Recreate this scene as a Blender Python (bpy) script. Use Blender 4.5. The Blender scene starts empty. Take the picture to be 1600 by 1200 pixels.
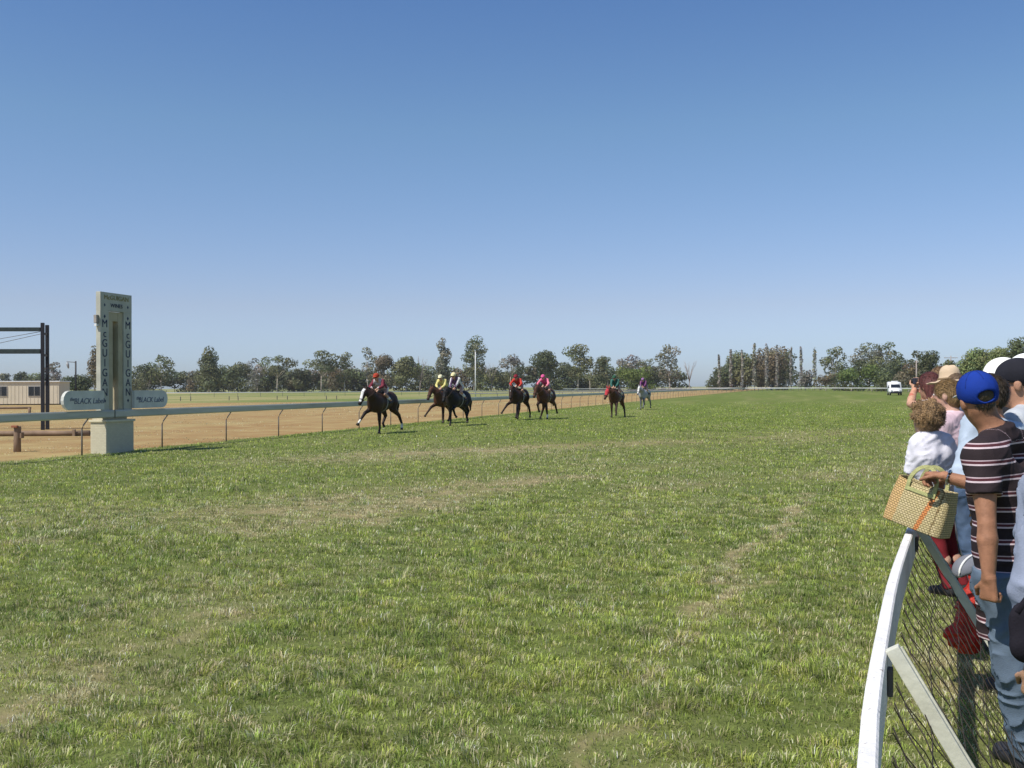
import bpy, bmesh, math, random
import numpy as np
from mathutils import Vector, Matrix
random.seed(7); rng = np.random.default_rng(11)
sc = bpy.context.scene; C = sc.collection
R = math.radians
# ------------------------------------------------------------------ camera, sky, sun, exposure
CAMH, F = 1.75, 35.0 / 36.0 * 1600
cam = bpy.data.objects.new('camera', bpy.data.cameras.new('camera')); C.objects.link(cam)
cam.data.lens = 35; cam.data.sensor_width = 36; cam.data.clip_end = 6000; cam.data.clip_start = 0.05
CROT = Matrix.Rotation(R(90.17), 3, 'X') @ Matrix.Rotation(R(-0.25), 3, 'Z')
cam.matrix_world = Matrix.Translation((0, 0, CAMH)) @ CROT.to_4x4()
sc.camera = cam
SUN_AZ, SUN_EL = 232.0, 55.0           # azimuth clockwise from +Y
w = bpy.data.worlds.new('World'); sc.world = w; w.use_nodes = True
nt = w.node_tree; bg = nt.nodes['Background']
sky = nt.nodes.new('ShaderNodeTexSky'); sky.sky_type = 'NISHITA'; sky.sun_disc = False
sky.sun_elevation = R(SUN_EL); sky.sun_rotation = R(SUN_AZ)
sky.air_density = 1.0; sky.dust_density = 0.6; sky.ozone_density = 2.5; sky.altitude = 60
tcw = nt.nodes.new('ShaderNodeTexCoord'); sxz = nt.nodes.new('ShaderNodeSeparateXYZ'); nt.links.new(tcw.outputs['Generated'], sxz.inputs[0])
crw = nt.nodes.new('ShaderNodeValToRGB'); nt.links.new(sxz.outputs[2], crw.inputs[0]); e = crw.color_ramp.elements
e[0].position = .0; e[0].color = (.58, .70, 1.0, 1); e[1].position = .4; e[1].color = (.50, .66, .84, 1)
for p_, c_ in ((.03, (.60, .70, 1.0)), (.08, (.68, .66, .81)), (.25, (.63, .73, .81)), (.36, (.52, .67, .84))):
    k_ = e.new(p_); k_.color = (*c_, 1)
mxw = nt.nodes.new('ShaderNodeMix'); mxw.data_type = 'RGBA'; mxw.blend_type = 'MULTIPLY'; mxw.inputs[0].default_value = 1
nt.links.new(sky.outputs[0], mxw.inputs[6]); nt.links.new(crw.outputs[0], mxw.inputs[7])
nt.links.new(mxw.outputs[2], bg.inputs[0]); bg.inputs[1].default_value = 0.145
sl = bpy.data.lights.new('sun', 'SUN'); sl.energy = 5.0; sl.angle = R(0.53); sl.color = (1, 0.95, 0.87)
sun = bpy.data.objects.new('sun', sl); C.objects.link(sun)
SD = Vector((math.sin(R(SUN_AZ)) * math.cos(R(SUN_EL)), math.cos(R(SUN_AZ)) * math.cos(R(SUN_EL)), math.sin(R(SUN_EL))))
sun.rotation_euler = SD.to_track_quat('Z', 'Y').to_euler(); sun.location = SD * 50
sc.view_settings.view_transform = 'Standard'; sc.view_settings.look = 'None'
sc.view_settings.exposure = 0.06; sc.view_settings.gamma = 1

# ------------------------------------------------------------------ measuring helpers
def ray(u, v):
    return CROT @ Vector(((u - 800) / F, (600 - v) / F, -1))
def G(u, v, z=0.0):                     # photo pixel -> point at height z
    d = ray(u, v); t = (z - CAMH) / d.z
    return Vector((d.x * t, d.y * t, z))
def P(u, v, Y):                         # photo pixel -> point at distance Y
    d = ray(u, v); t = Y / d.y
    return Vector((d.x * t, Y, CAMH + d.z * t))
def hsh(ix, iy, s):
    n = (ix.astype(np.int64) * 374761393 + iy.astype(np.int64) * 668265263 + s * 982451653) & 0xffffffff
    n = ((n ^ (n >> 13)) * 1274126177) & 0xffffffff
    return ((n ^ (n >> 16)) & 0xffff) / 65535.0
def vn(x, y, s=0):                      # value noise 0..1
    ix, iy = np.floor(x), np.floor(y); fx, fy = x - ix, y - iy
    fx = fx * fx * (3 - 2 * fx); fy = fy * fy * (3 - 2 * fy)
    a, b = hsh(ix, iy, s), hsh(ix + 1, iy, s); c, d = hsh(ix, iy + 1, s), hsh(ix + 1, iy + 1, s)
    return (a * (1 - fx) + b * fx) * (1 - fy) + (c * (1 - fx) + d * fx) * fy
def fbm(x, y, s=0, o=4):
    t = 0; a = .5; n = 0
    for i in range(o): t = t + a * vn(x * 2**i, y * 2**i, s + i); n += a; a *= .55
    return t / n

# ------------------------------------------------------------------ object helpers
def tag(o, label=None, cat=None, group=None, kind=None):
    if label: o['label'] = label
    if cat: o['category'] = cat
    if group: o['group'] = group
    if kind: o['kind'] = kind
    return o
def thing(name, label, cat, loc=(0, 0, 0), rz=0.0, group=None):
    o = bpy.data.objects.new(name, None); C.objects.link(o); o.empty_display_size = .2
    o.location = loc; o.rotation_euler = (0, 0, rz); return tag(o, label, cat, group)
def link(name, me, m, parent=None, smooth=False):
    o = bpy.data.objects.new(name, me); C.objects.link(o)
    if m: me.materials.append(m)
    if smooth: me.polygons.foreach_set('use_smooth', [True] * len(me.polygons))
    o.parent = parent; return o
def mesh_np(verts, quads=None, tris=None):
    me = bpy.data.meshes.new('m'); nq = 0 if quads is None else len(quads); n3 = 0 if tris is None else len(tris)
    me.vertices.add(len(verts)); me.vertices.foreach_set('co', np.ascontiguousarray(verts, np.float32).ravel())
    parts = []
    if nq: parts.append(np.asarray(quads).ravel())
    if n3: parts.append(np.asarray(tris).ravel())
    li = np.concatenate(parts).astype(np.int32)
    me.loops.add(len(li)); me.loops.foreach_set('vertex_index', li)
    st = np.concatenate([np.arange(nq) * 4, nq * 4 + np.arange(n3) * 3]).astype(np.int32)
    me.polygons.add(nq + n3); me.polygons.foreach_set('loop_start', st)
    me.update(calc_edges=True); me.validate(); return me
def vcol(me, cols, name='col'):
    a = me.attributes.new(name, 'FLOAT_COLOR', 'POINT')
    c = np.ones((len(me.vertices), 4), np.float32); c[:, :3] = cols; a.data.foreach_set('color', c.ravel())
def vflt(me, vals, name):
    a = me.attributes.new(name, 'FLOAT', 'POINT'); a.data.foreach_set('value', np.asarray(vals, np.float32))
class MB:                               # collects boxes and tubes into one mesh
    def __init__(s): s.v = []; s.f = []
    def add(s, vs, fs):
        o = len(s.v); s.v += [tuple(x) for x in vs]; s.f += [tuple(i + o for i in f) for f in fs]; return s
    def box(s, c, size, rot=None, taper=1.0, bev=0.0):
        bm = bmesh.new(); bmesh.ops.create_cube(bm, size=1)
        for v in bm.verts:
            k = taper if v.co.z > 0 else 1
            v.co = Vector((v.co.x * size[0] * k, v.co.y * size[1] * k, v.co.z * size[2]))
        if bev: bmesh.ops.bevel(bm, geom=list(bm.edges), offset=bev, segments=2, affect='EDGES', profile=.6)
        M = rot if rot is not None else Matrix.Identity(3)
        bm.verts.index_update()
        s.add([M @ v.co + Vector(c) for v in bm.verts], [[v.index for v in f.verts] for f in bm.faces]); bm.free(); return s
    def tube(s, pts, r, n=6, cap=True):
        pts = [Vector(p) for p in pts]; N = len(pts); rr = r if isinstance(r, (list, tuple)) else [r] * N
        vs = []; up = Vector((0.13, .21, .97))
        for i, p in enumerate(pts):
            d = (pts[min(i + 1, N - 1)] - pts[max(i - 1, 0)]).normalized()
            a = d.cross(up if abs(d.dot(up)) < .95 else Vector((1, 0, 0))).normalized(); b = d.cross(a)
            for k in range(n):
                t = 2 * math.pi * k / n; vs.append(p + (a * math.cos(t) + b * math.sin(t)) * rr[i])
        fs = [(i * n + k, i * n + (k + 1) % n, (i + 1) * n + (k + 1) % n, (i + 1) * n + k) for i in range(N - 1) for k in range(n)]
        if cap: fs += [tuple(range(n))[::-1], tuple((N - 1) * n + k for k in range(n))]
        return s.add(vs, fs)
    def sweep(s, pts, prof, side=None):  # profile (across, up) swept along a horizontal path
        pts = [Vector(p) for p in pts]; N = len(pts); n = len(prof); vs = []
        for i, p in enumerate(pts):
            d = pts[min(i + 1, N - 1)] - pts[max(i - 1, 0)]; d.z = 0; d.normalize(); a = Vector((d.y, -d.x, 0))
            vs += [p + a * x + Vector((0, 0, z)) for x, z in prof]
        fs = [(i * n + k, i * n + (k + 1) % n, (i + 1) * n + (k + 1) % n, (i + 1) * n + k) for i in range(N - 1) for k in range(n)]
        fs += [tuple(range(n))[::-1], tuple((N - 1) * n + k for k in range(n))]
        return s.add(vs, fs)
    def build(s, name, m, parent=None, smooth=False):
        me = bpy.data.meshes.new(name); me.from_pydata(s.v, [], s.f); me.update()
        bm = bmesh.new(); bm.from_mesh(me); bmesh.ops.recalc_face_normals(bm, faces=bm.faces); bm.to_mesh(me); bm.free()
        return link(name, me, m, parent, smooth)
def text_obj(name, s, size, m, parent, loc, rot, align='CENTER', shear=0.0, ex=.004, sx=1.0):
    cu = bpy.data.curves.new('t', 'FONT'); cu.body = s; cu.size = size; cu.align_x = align; cu.align_y = 'CENTER'; cu.extrude = ex; cu.shear = shear
    to = bpy.data.objects.new('t', cu); me = bpy.data.meshes.new_from_object(to)
    bpy.data.objects.remove(to); bpy.data.curves.remove(cu)
    if sx != 1: me.transform(Matrix.Diagonal((sx, 1, 1, 1)))
    o = link(name, me, m, parent); o.location = loc; o.rotation_euler = rot; return o

# ------------------------------------------------------------------ materials
def mat(name, col, rough=.7, var=.18, scale=6, bump=0.0, bscale=60, attr=None, spec=.3, metal=0.0, transl=0.0, stretch=None):
    m = bpy.data.materials.new(name); m.use_nodes = True; t = m.node_tree; N = t.nodes; L = t.links
    b = N['Principled BSDF']; b.inputs['Roughness'].default_value = rough; b.inputs['Metallic'].default_value = metal
    b.inputs['Specular IOR Level'].default_value = spec
    tc = N.new('ShaderNodeTexCoord'); src = tc.outputs['Object']
    if stretch:
        mp = N.new('ShaderNodeMapping'); mp.inputs['Scale'].default_value = stretch; L.new(src, mp.inputs[0]); src = mp.outputs[0]
    nz = N.new('ShaderNodeTexNoise'); nz.inputs['Scale'].default_value = scale; nz.inputs['Detail'].default_value = 6; L.new(src, nz.inputs['Vector'])
    mr = N.new('ShaderNodeMapRange'); mr.inputs[1].default_value = .3; mr.inputs[2].default_value = .7
    mr.inputs[3].default_value = 1 - var; mr.inputs[4].default_value = 1 + var; L.new(nz.outputs[0], mr.inputs[0])
    mx = N.new('ShaderNodeMix'); mx.data_type = 'RGBA'; mx.blend_type = 'MULTIPLY'; mx.inputs[0].default_value = 1
    if attr:
        at = N.new('ShaderNodeAttribute'); at.attribute_name = attr; L.new(at.outputs['Color'], mx.inputs[6])
    else: mx.inputs[6].default_value = (*col, 1)
    L.new(mr.outputs[0], mx.inputs[7]); L.new(mx.outputs[2], b.inputs['Base Color'])
    if bump:
        n2 = N.new('ShaderNodeTexNoise'); n2.inputs['Scale'].default_value = bscale; n2.inputs['Detail'].default_value = 4; L.new(src, n2.inputs['Vector'])
        bp = N.new('ShaderNodeBump'); bp.inputs['Strength'].default_value = bump; bp.inputs['Distance'].default_value = .02
        L.new(n2.outputs[0], bp.inputs['Height']); L.new(bp.outputs[0], b.inputs['Normal'])
    if transl:
        tr = N.new('ShaderNodeBsdfTranslucent'); L.new(mx.outputs[2], tr.inputs[0]); ms = N.new('ShaderNodeMixShader'); ms.inputs[0].default_value = transl
        L.new(b.outputs[0], ms.inputs[1]); L.new(tr.outputs[0], ms.inputs[2]); L.new(ms.outputs[0], N['Material Output'].inputs[0])
    return m
_mc = {}
def cmat(kind, col, **k):
    key = (kind, tuple(col))
    if key not in _mc: _mc[key] = mat(kind, col, **k)
    return _mc[key]
def cloth(col): return cmat('cloth', col, rough=.85, var=.1, scale=14, bump=.15, bscale=160, spec=.15)
def denim(col): return cmat('denim', col, rough=.9, var=.22, scale=9, bump=.25, bscale=220, spec=.1)
def skinm(col): return cmat('skin', col, rough=.55, var=.1, scale=18, bump=.08, bscale=150, spec=.35)
def hairm(col): return cmat('hair', col, rough=.5, var=.5, scale=26, bump=.7, bscale=70, spec=.4, stretch=(1.5, 1.5, .5))
M_white = mat('white_paint', (.72, .72, .7), rough=.45, var=.07, scale=5, bump=.1, bscale=30)
M_railgrey = mat('rail_plastic', (.47, .465, .385), rough=.5, var=.14, scale=3, stretch=(.3, .3, 3))
M_black = mat('black_paint', (.018, .018, .022), rough=.5, var=.2)
M_postmetal = mat('post_steel', (.13, .12, .11), rough=.6, var=.3)
M_leaf = mat('foliage', (1, 1, 1), rough=.6, var=.25, scale=.6, attr='col', transl=.32, spec=.15)
M_bark = mat('pale_bark', (.44, .38, .32), rough=.85, var=.35, scale=.8)
M_twig = mat('grey_twig', (.33, .28, .25), rough=.9, var=.3, scale=.8)
M_dark = mat('dark_rubber', (.012, .012, .013), rough=.7)
M_glass = mat('dark_glass', (.012, .015, .02), rough=.08, var=.0, spec=.6)

# ------------------------------------------------------------------ ground
RA = Vector((-10.35, 29.4, 0))          # a point of the inner rail line
RD = Vector((.278, .9606, 0)).normalized(); RN = Vector((RD.y, -RD.x, 0))   # along the rail / towards the turf
def qdist(x, y): return -((x - RA.x) * RN.x + (y - RA.y) * RN.y)            # metres left of the rail
DRY = []
def dry_line(pts, r, s):
    g = [G(u, v) for u, v in pts]
    for a, b in zip(g, g[1:]): DRY.append((a, b, r, s))
dry_line([(335, 832), (450, 815), (560, 800), (640, 785)], .55, .75)
dry_line([(520, 812), (620, 795), (720, 770), (800, 752), (890, 746)], .8, .95)
dry_line([(560, 788), (680, 765), (760, 752)], .8, .7)
dry_line([(1275, 772), (1240, 806), (1200, 842), (1165, 878), (1145, 905), (1128, 935), (1085, 962)], .12, 1.05)
dry_line([(1085, 962), (1040, 1000), (1000, 1045), (960, 1100), (900, 1180)], .07, .6)
dry_line([(0, 1100), (70, 1112), (140, 1060), (250, 1000), (340, 955)], .13, .5)
dry_line([(0, 1130), (60, 1125)], .2, .6)
dry_line([(30, 848), (90, 845)], .2, .5)
dry_line([(1290, 745), (1420, 725)], 1.0, .55)
dry_line([(1010, 760), (1080, 752)], .6, .6)
dry_line([(560, 715), (700, 706), (900, 696), (1060, 690)], 1.7, .8)
dry_line([(440, 800), (600, 778), (700, 762)], 1.3, .6)
dry_line([(1150, 690), (1400, 672)], 2.5, .35)
dry_line([(1480, 1120), (1530, 1060), (1560, 950)], .3, .6)
def dryness(x, y):
    wx = x + (fbm(x * 1.7, y * 1.7, 31, 3) - .5) * .9; wy = y + (fbm(x * 1.7, y * 1.7, 57, 3) - .5) * 1.4
    D = np.zeros_like(x)
    for a, b, r, s in DRY:
        dx, dy = b.x - a.x, b.y - a.y; L2 = dx * dx + dy * dy
        t = np.clip(((wx - a.x) * dx + (wy - a.y) * dy) / L2, 0, 1)
        d2 = (wx - a.x - t * dx) ** 2 + (wy - a.y - t * dy) ** 2
        D = np.maximum(D, s * np.exp(-d2 / (r * r)))
    br = fbm(x * 2.3, y * 2.3, 3, 4)
    base = np.clip((fbm(x * .35, y * .35, 9, 4) - .5) * 2.2, 0, .5)
    br = br * .45 + .55 * fbm(x * 6.0, y * 6.0, 8, 3); return np.clip(D * np.clip((br - .28) * 3.4, 0, 1.15) + base * .7 * br * 1.3, 0, 1)
def build_ground():
    ys = [-60, -25, -10, -4, 0, 2]; y = 3.5
    while y < 3500: ys.append(y); y *= 1.02 if y < 70 else 1.12
    ys = np.array(ys); nt_ = 300
    t = np.linspace(-1, 1, nt_); tt = np.where(np.abs(t) < .9, t / .9, np.sign(t) * (1 + (np.abs(t) - .9) * 40))
    half = np.maximum(6, .6 * np.abs(ys) + 1)
    X = tt[None, :] * half[:, None]; Y = np.repeat(ys[:, None], nt_, 1)
    Z = np.zeros_like(X); V = np.stack([X, Y, Z], -1).reshape(-1, 3)
    i, j = np.meshgrid(np.arange(len(ys) - 1), np.arange(nt_ - 1), indexing='ij'); a = (i * nt_ + j).ravel()
    me = mesh_np(V, np.stack([a, a + 1, a + nt_ + 1, a + nt_], 1))
    dr = dryness(V[:, 0], V[:, 1]); vflt(me, dr, 'dry')
    m = bpy.data.materials.new('ground_soil_and_turf'); m.use_nodes = True; T = m.node_tree; N = T.nodes; L = T.links
    b = N['Principled BSDF']; b.inputs['Roughness'].default_value = .95; b.inputs['Specular IOR Level'].default_value = .1
    geo = N.new('ShaderNodeNewGeometry'); pos = geo.outputs['Position']
    def noise(scale, det=5, vec=None, rough=.6):
        n = N.new('ShaderNodeTexNoise'); n.inputs['Scale'].default_value = scale; n.inputs['Detail'].default_value = det
        n.inputs['Roughness'].default_value = rough; L.new(vec or pos, n.inputs['Vector']); return n.outputs[0]
    def ramp(val, a, bb, lo=0., hi=1.):
        r = N.new('ShaderNodeMapRange'); r.interpolation_type = 'SMOOTHSTEP'
        for k, x in enumerate((a, bb, lo, hi)): r.inputs[k + 1].default_value = x
        L.new(val, r.inputs[0]); return r.outputs[0]
    def mix(f, c1, c2, bt='MIX'):
        x = N.new('ShaderNodeMix'); x.data_type = 'RGBA'; x.blend_type = bt
        for s, v in ((0, f), (6, c1), (7, c2)):
            if isinstance(v, (int, float)): x.inputs[s].default_value = v
            elif isinstance(v, tuple): x.inputs[s].default_value = (*v, 1)
            else: L.new(v, x.inputs[s])
        return x.outputs[2]
    def math_(op, a, bb=None):
        x = N.new('ShaderNodeMath'); x.operation = op
        for s, v in ((0, a), (1, bb)):
            if v is None: continue
            if isinstance(v, (int, float)): x.inputs[s].default_value = v
            else: L.new(v, x.inputs[s])
        return x.outputs[0]
    # coordinates along / across the rail
    sub = N.new('ShaderNodeVectorMath'); sub.operation = 'SUBTRACT'; L.new(pos, sub.inputs[0]); sub.inputs[1].default_value = RA
    def dot(v):
        x = N.new('ShaderNodeVectorMath'); x.operation = 'DOT_PRODUCT'; L.new(sub.outputs[0], x.inputs[0]); x.inputs[1].default_value = v; return x.outputs['Value']
    q = dot(-RN); s_ = dot(RD)
    cmb = N.new('ShaderNodeCombineXYZ'); L.new(q, cmb.inputs[0]); L.new(math_('MULTIPLY', s_, .12), cmb.inputs[1]); lane = cmb.outputs[0]
    at = N.new('ShaderNodeAttribute'); at.attribute_name = 'dry'; dry = at.outputs['Fac']
    sxy = N.new('ShaderNodeSeparateXYZ'); L.new(pos, sxy.inputs[0]); sp_y = sxy.outputs[1]
    # turf
    g1 = mix(ramp(noise(.55, 6), .35, .65), (.138, .168, .042), (.165, .19, .055))
    g1 = mix(ramp(noise(2.6, 7, None, .75), .38, .64, 0, .55), g1, mix(.35, g1, (.05, .075, .018)))
    g1 = mix(ramp(noise(14, 6, None, .7), .35, .68), g1, mix(.4, g1, (.045, .056, .018)))
    g1 = mix(ramp(noise(.35, 6, lane, .7), .48, .66, 0, .8), g1, (.205, .21, .082))
    g1 = mix(ramp(noise(.22, 5, lane), .42, .30, 0, .6), g1, (.105, .150, .030))
    g1 = mix(ramp(sp_y, 30, 75), g1, mix(1.0, g1, (.98, 1.06, .80), 'MULTIPLY'))
    tan = mix(ramp(noise(9, 5), .35, .65), (.36, .285, .15), (.23, .185, .095))
    turf = mix(math_('MULTIPLY', dry, .85), g1, tan)
    # dirt track
    d1 = mix(ramp(noise(.35, 5, lane), .35, .68), (.295, .178, .076), (.35, .24, .105))
    d1 = mix(ramp(noise(2.2, 8, None, .8), .45, .66, 0, .8), d1, (.21, .125, .05))
    d1 = mix(ramp(noise(.16, 6, lane, .7), .48, .62, 0, .75), d1, (.34, .27, .12))
    d1 = mix(ramp(noise(.55, 7, None, .75), .42, .64, 0, .6), d1, (.42, .33, .15))
    d1 = mix(ramp(noise(9, 6, None, .8), .52, .66, 0, .5), d1, (.16, .10, .045))
    # infield
    f1 = mix(ramp(noise(.05, 5, lane), .40, .62), (.15, .185, .05), (.33, .285, .13))
    wob = math_('MULTIPLY', math_('SUBTRACT', noise(.9, 5), .5), 1.6)
    qd = math_('ADD', q, wob)
    wob2 = math_('MULTIPLY', math_('SUBTRACT', noise(.12, 5), .5), 10)
    col = mix(ramp(qd, .05, .55), turf, d1)
    col = mix(ramp(math_('SUBTRACT', math_('ADD', q, wob2), ramp(s_, 60, 96, 70, 33)), -3, 3), col, f1)
    L.new(col, b.inputs['Base Color'])
    bp = N.new('ShaderNodeBump'); bp.inputs['Strength'].default_value = .5; bp.inputs['Distance'].default_value = .05
    L.new(noise(18, 6, None, .75), bp.inputs['Height']); L.new(bp.outputs[0], b.inputs['Normal'])
    o = link('ground', me, m); tag(o, 'dry patched turf, bare orange dirt track and grassy infield', 'ground', kind='structure')
build_ground()

def build_grass():
    bands = [(3.6, 6.5, 7600, .82), (6.5, 10, 5000, .95), (10, 16, 2400, 1.3), (16, 28, 600, 2.0), (28, 55, 130, 3.4), (55, 110, 34, 5.0)]
    xs, ys, sc_ = [], [], []
    for y0, y1, den, k in bands:
        A = .6 * (y1**2 - y0**2) + 1.0 * (y1 - y0); n = int(A * den)
        yy = np.sqrt(rng.random(n) * (y1**2 - y0**2) + y0**2); xx = (rng.random(n) * 2 - 1) * (.6 * yy + .5)
        xs.append(xx); ys.append(yy); sc_.append(np.full(n, k))
    x = np.concatenate(xs); y = np.concatenate(ys); k = np.concatenate(sc_)
    d = dryness(x, y); q = qdist(x, y); cl = fbm(x * 3.1, y * 3.1, 77, 3); big = fbm(x * .5, y * .5, 91, 3)
    keep = (rng.random(len(x)) < np.clip(1.1 - .65 * d, .3, 1) * (.25 + 1.4 * np.clip((cl - .25) * 2, 0, 1))) & (rng.random(len(x)) < np.clip((112 - y) / 55, 0, 1)) & (q < .15 + .5 * (rng.random(len(x)) - .5))
    nt2 = 42000; y2 = 22 + 95 * rng.random(nt2) ** 1.3; q2 = .1 + 42 * rng.random(nt2) ** 1.2; x2 = RA.x + (y2 - RA.y) * RD.x / RD.y - q2 / RN.x
    k2 = fbm(x2 * .35, y2 * .35, 61, 4) > .53 + .10 * rng.random(nt2); x2, y2 = x2[k2], y2[k2]; m2 = len(x2)
    x = np.r_[x[keep], x2]; y = np.r_[y[keep], y2]; k = np.r_[k[keep], 2.0 + y2 / 14]; d = np.r_[d[keep], np.full(m2, 1.15)]; cl = np.r_[cl[keep], np.full(m2, .5)]; big = np.r_[big[keep], np.full(m2, .45)]; n = len(x)
    cs = np.clip(.155 * k ** .6, .14, .6); gx, gy = np.floor(x / cs), np.floor(y / cs); best = np.full(n, 9e9); bx = np.zeros(n); by = np.zeros(n); hid = np.zeros(n)
    for ox_ in (-1, 0, 1):                    # nearest tussock of a jittered grid
        for oy_ in (-1, 0, 1):
            cx_, cy_ = gx + ox_, gy + oy_; px_ = (cx_ + hsh(cx_, cy_, 5)) * cs; py_ = (cy_ + hsh(cx_, cy_, 6)) * cs; dd_ = (x - px_) ** 2 + (y - py_) ** 2
            m_ = dd_ < best; best = np.where(m_, dd_, best); bx = np.where(m_, px_, bx); by = np.where(m_, py_, by); hid = np.where(m_, hsh(cx_, cy_, 7), hid)
    rr_ = np.sqrt(best) / cs; h2 = (hid * 7.31) % 1
    h = (.018 + .036 * rng.random(n) * (.4 + 1.4 * np.clip((cl - .3) * 2, 0, 1))) * (1 - .4 * np.clip(d, 0, 1)) * (1 + .12 * (k - 1)) * (.7 + .6 * big) * (.7 + .65 * hid) * np.clip(1.3 - .8 * rr_, .55, 1.25)
    wd = (.0017 + .0016 * rng.random(n)) * k
    az = np.arctan2(y - by, x - bx) + rng.normal(0, .9, n); lean = .25 + 1.2 * rng.random(n) * np.clip(.5 + rr_, 0, 1.2)
    dx, dy = np.cos(az), np.sin(az); fa = az + np.pi / 2 + (rng.random(n) - .5) * 1.2; sx, sy = np.cos(fa) * wd, np.sin(fa) * wd
    V = np.zeros((n, 5, 3), np.float32)
    V[:, 0] = np.stack([x - sx, y - sy, np.full(n, -.004)], 1); V[:, 1] = np.stack([x + sx, y + sy, np.full(n, -.004)], 1)
    mx_, my_ = x + dx * h * lean * .35, y + dy * h * lean * .35
    V[:, 2] = np.stack([mx_ + sx * .8, my_ + sy * .8, h * (.66 - .12 * lean)], 1); V[:, 3] = np.stack([mx_ - sx * .8, my_ - sy * .8, h * (.66 - .12 * lean)], 1)
    V[:, 4] = np.stack([x + dx * h * lean, y + dy * h * lean, h * (1.08 - .42 * lean)], 1)
    b = np.arange(n) * 5
    me = mesh_np(V.reshape(-1, 3), np.stack([b, b + 1, b + 2, b + 3], 1), np.stack([b + 3, b + 2, b + 4], 1))
    g = np.array([.205, .268, .050]); g2 = np.array([.285, .335, .075]); st = np.array([.46, .43, .25]); dk = np.array([.10, .155, .042])
    r1 = rng.random((n, 1)); r2 = rng.random(n)
    col = g * (1 - r1) + g2 * r1; mtone = (.5 * fbm(x * 1.3, y * 1.3, 15, 3) + .5 * fbm(x * 5.5, y * 5.5, 19, 3))[:, None] * 2.6 - 1.05; col = col * (1 + .35 * np.clip(-mtone, 0, 1)); col = col * (1 - np.clip(mtone, 0, .7)) + dk * np.clip(mtone, 0, .7)
    pstraw = np.clip(.22 + .75 * d + .35 * np.clip(vn(x * 1.9, y * 1.9, 44) - .6, 0, 1), 0, .95)
    pstraw = np.clip(pstraw + .22 * ((h2 > .92) & (k < 2)), 0, .95) * np.where((k > 2.5) & (d < 1), .45, 1); sw = (r2 < pstraw)[:, None]; far_ = np.clip((y - 24) / 30, 0, 1)[:, None] * (d < 1)[:, None]; col = col * (1 - far_) + col * np.array([1.0, 1.03, .82]) * far_; col = np.where(sw, st * (.6 + .6 * rng.random((n, 1))), col)
    ct_ = np.where(h2 < .2, .76, np.where(h2 > .75, 1.2, 1.03))[:, None]; col = col * ct_ * (1 + np.array([.18, .0, .05]) * ((hid * 3.7) % 1 - .45)[:, None])
    col = col * np.exp(rng.normal(0, .26, (n, 1))) * np.where(rng.random((n, 1)) < .12, .45, 1.0); col = np.clip(col * np.array([1.40, 1.36, 1.40]), .01, .8)
    cv = np.repeat(col[:, None, :], 5, 1); cv[:, 4] = cv[:, 4] * .7 + st * .25
    vcol(me, cv.reshape(-1, 3)); print('blades', n)
    m = mat('grass_blade', (1, 1, 1), rough=.55, var=.12, scale=1.5, attr='col', transl=.38, spec=.05)
    o = link('grass_blades', me, m); tag(o, 'short tufted green grass blades with straw mixed in on the turf', 'grass', kind='stuff')
build_grass()


# ------------------------------------------------------------------ inside running rail
def rail_pt(s, off=0.0, z=0.0): p = RA + RD * s + RN * off; return Vector((p.x, p.y, z))
rr = thing('running_rail', 'long pale grey plastic running rail on bent steel posts beside the turf straight', 'rail', rail_pt(0))
def loc(o, p): return Vector(p) - o.location
prof = [(-.05, .02), (-.035, 0), (.035, 0), (.055, .03), (.055, .17), (.035, .205), (-.035, .205), (-.05, .18)]
def rail_path(s0, s1, n): return [loc(rr, rail_pt(s0 + (s1 - s0) * i / n, .13, .965)) for i in range(n + 1)]
for a, b, n in ((-24, -2.35, 6), (-2.28, 60, 18), (60.05, 200, 20), (200.05, 330, 14)):
    MB().sweep(rail_path(a, b, n), prof).build('rail', M_railgrey, rr)
for i in range(-5, 92):
    s0 = i * 3.42 + .02
    MB().tube([loc(rr, rail_pt(s0, 0, -.05)), loc(rr, rail_pt(s0, 0, .70)), loc(rr, rail_pt(s0, .05, .80)), loc(rr, rail_pt(s0 + .15, .13, 1.03))], .021, 6).build('post', M_postmetal, rr, True)

# ------------------------------------------------------------------ winning post
M_cream = mat('cream_brick', (.56, .51, .36), rough=.8, var=.12, scale=3)
def brickify(m, scale, c2):
    t = m.node_tree; N = t.nodes; L = t.links; b = N['Principled BSDF']
    br = N.new('ShaderNodeTexBrick'); br.inputs['Scale'].default_value = scale; br.inputs['Mortar Size'].default_value = .014
    mp = N.new('ShaderNodeMapping'); mp.inputs['Rotation'].default_value = (R(90), 0, 0); tc = N.new('ShaderNodeTexCoord')
    cmb = N.new('ShaderNodeCombineXYZ'); sp = N.new('ShaderNodeSeparateXYZ'); L.new(tc.outputs['Object'], sp.inputs[0])
    ad = N.new('ShaderNodeMath'); L.new(sp.outputs[0], ad.inputs[0]); L.new(sp.outputs[1], ad.inputs[1]); L.new(ad.outputs[0], cmb.inputs[0]); L.new(sp.outputs[2], cmb.inputs[1])
    L.new(cmb.outputs[0], br.inputs[0]); br.inputs[1].default_value = (.58, .53, .38, 1); br.inputs[2].default_value = (.53, .48, .34, 1); br.inputs[3].default_value = c2
    L.new(br.outputs[0], b.inputs['Base Color'])
    bp = N.new('ShaderNodeBump'); bp.inputs['Strength'].default_value = .6; bp.inputs['Distance'].default_value = .01; bp.invert = True
    L.new(br.outputs[1], bp.inputs['Height']); L.new(bp.outputs[0], b.inputs['Normal'])
M_brick = mat('painted_brick', (.62, .57, .42), rough=.8); brickify(M_brick, 5.5, (.50, .46, .35, 1))
M_board = mat('sign_board', (.43, .425, .35), rough=.6, var=.14, scale=2.5, bump=.1, bscale=25)
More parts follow.
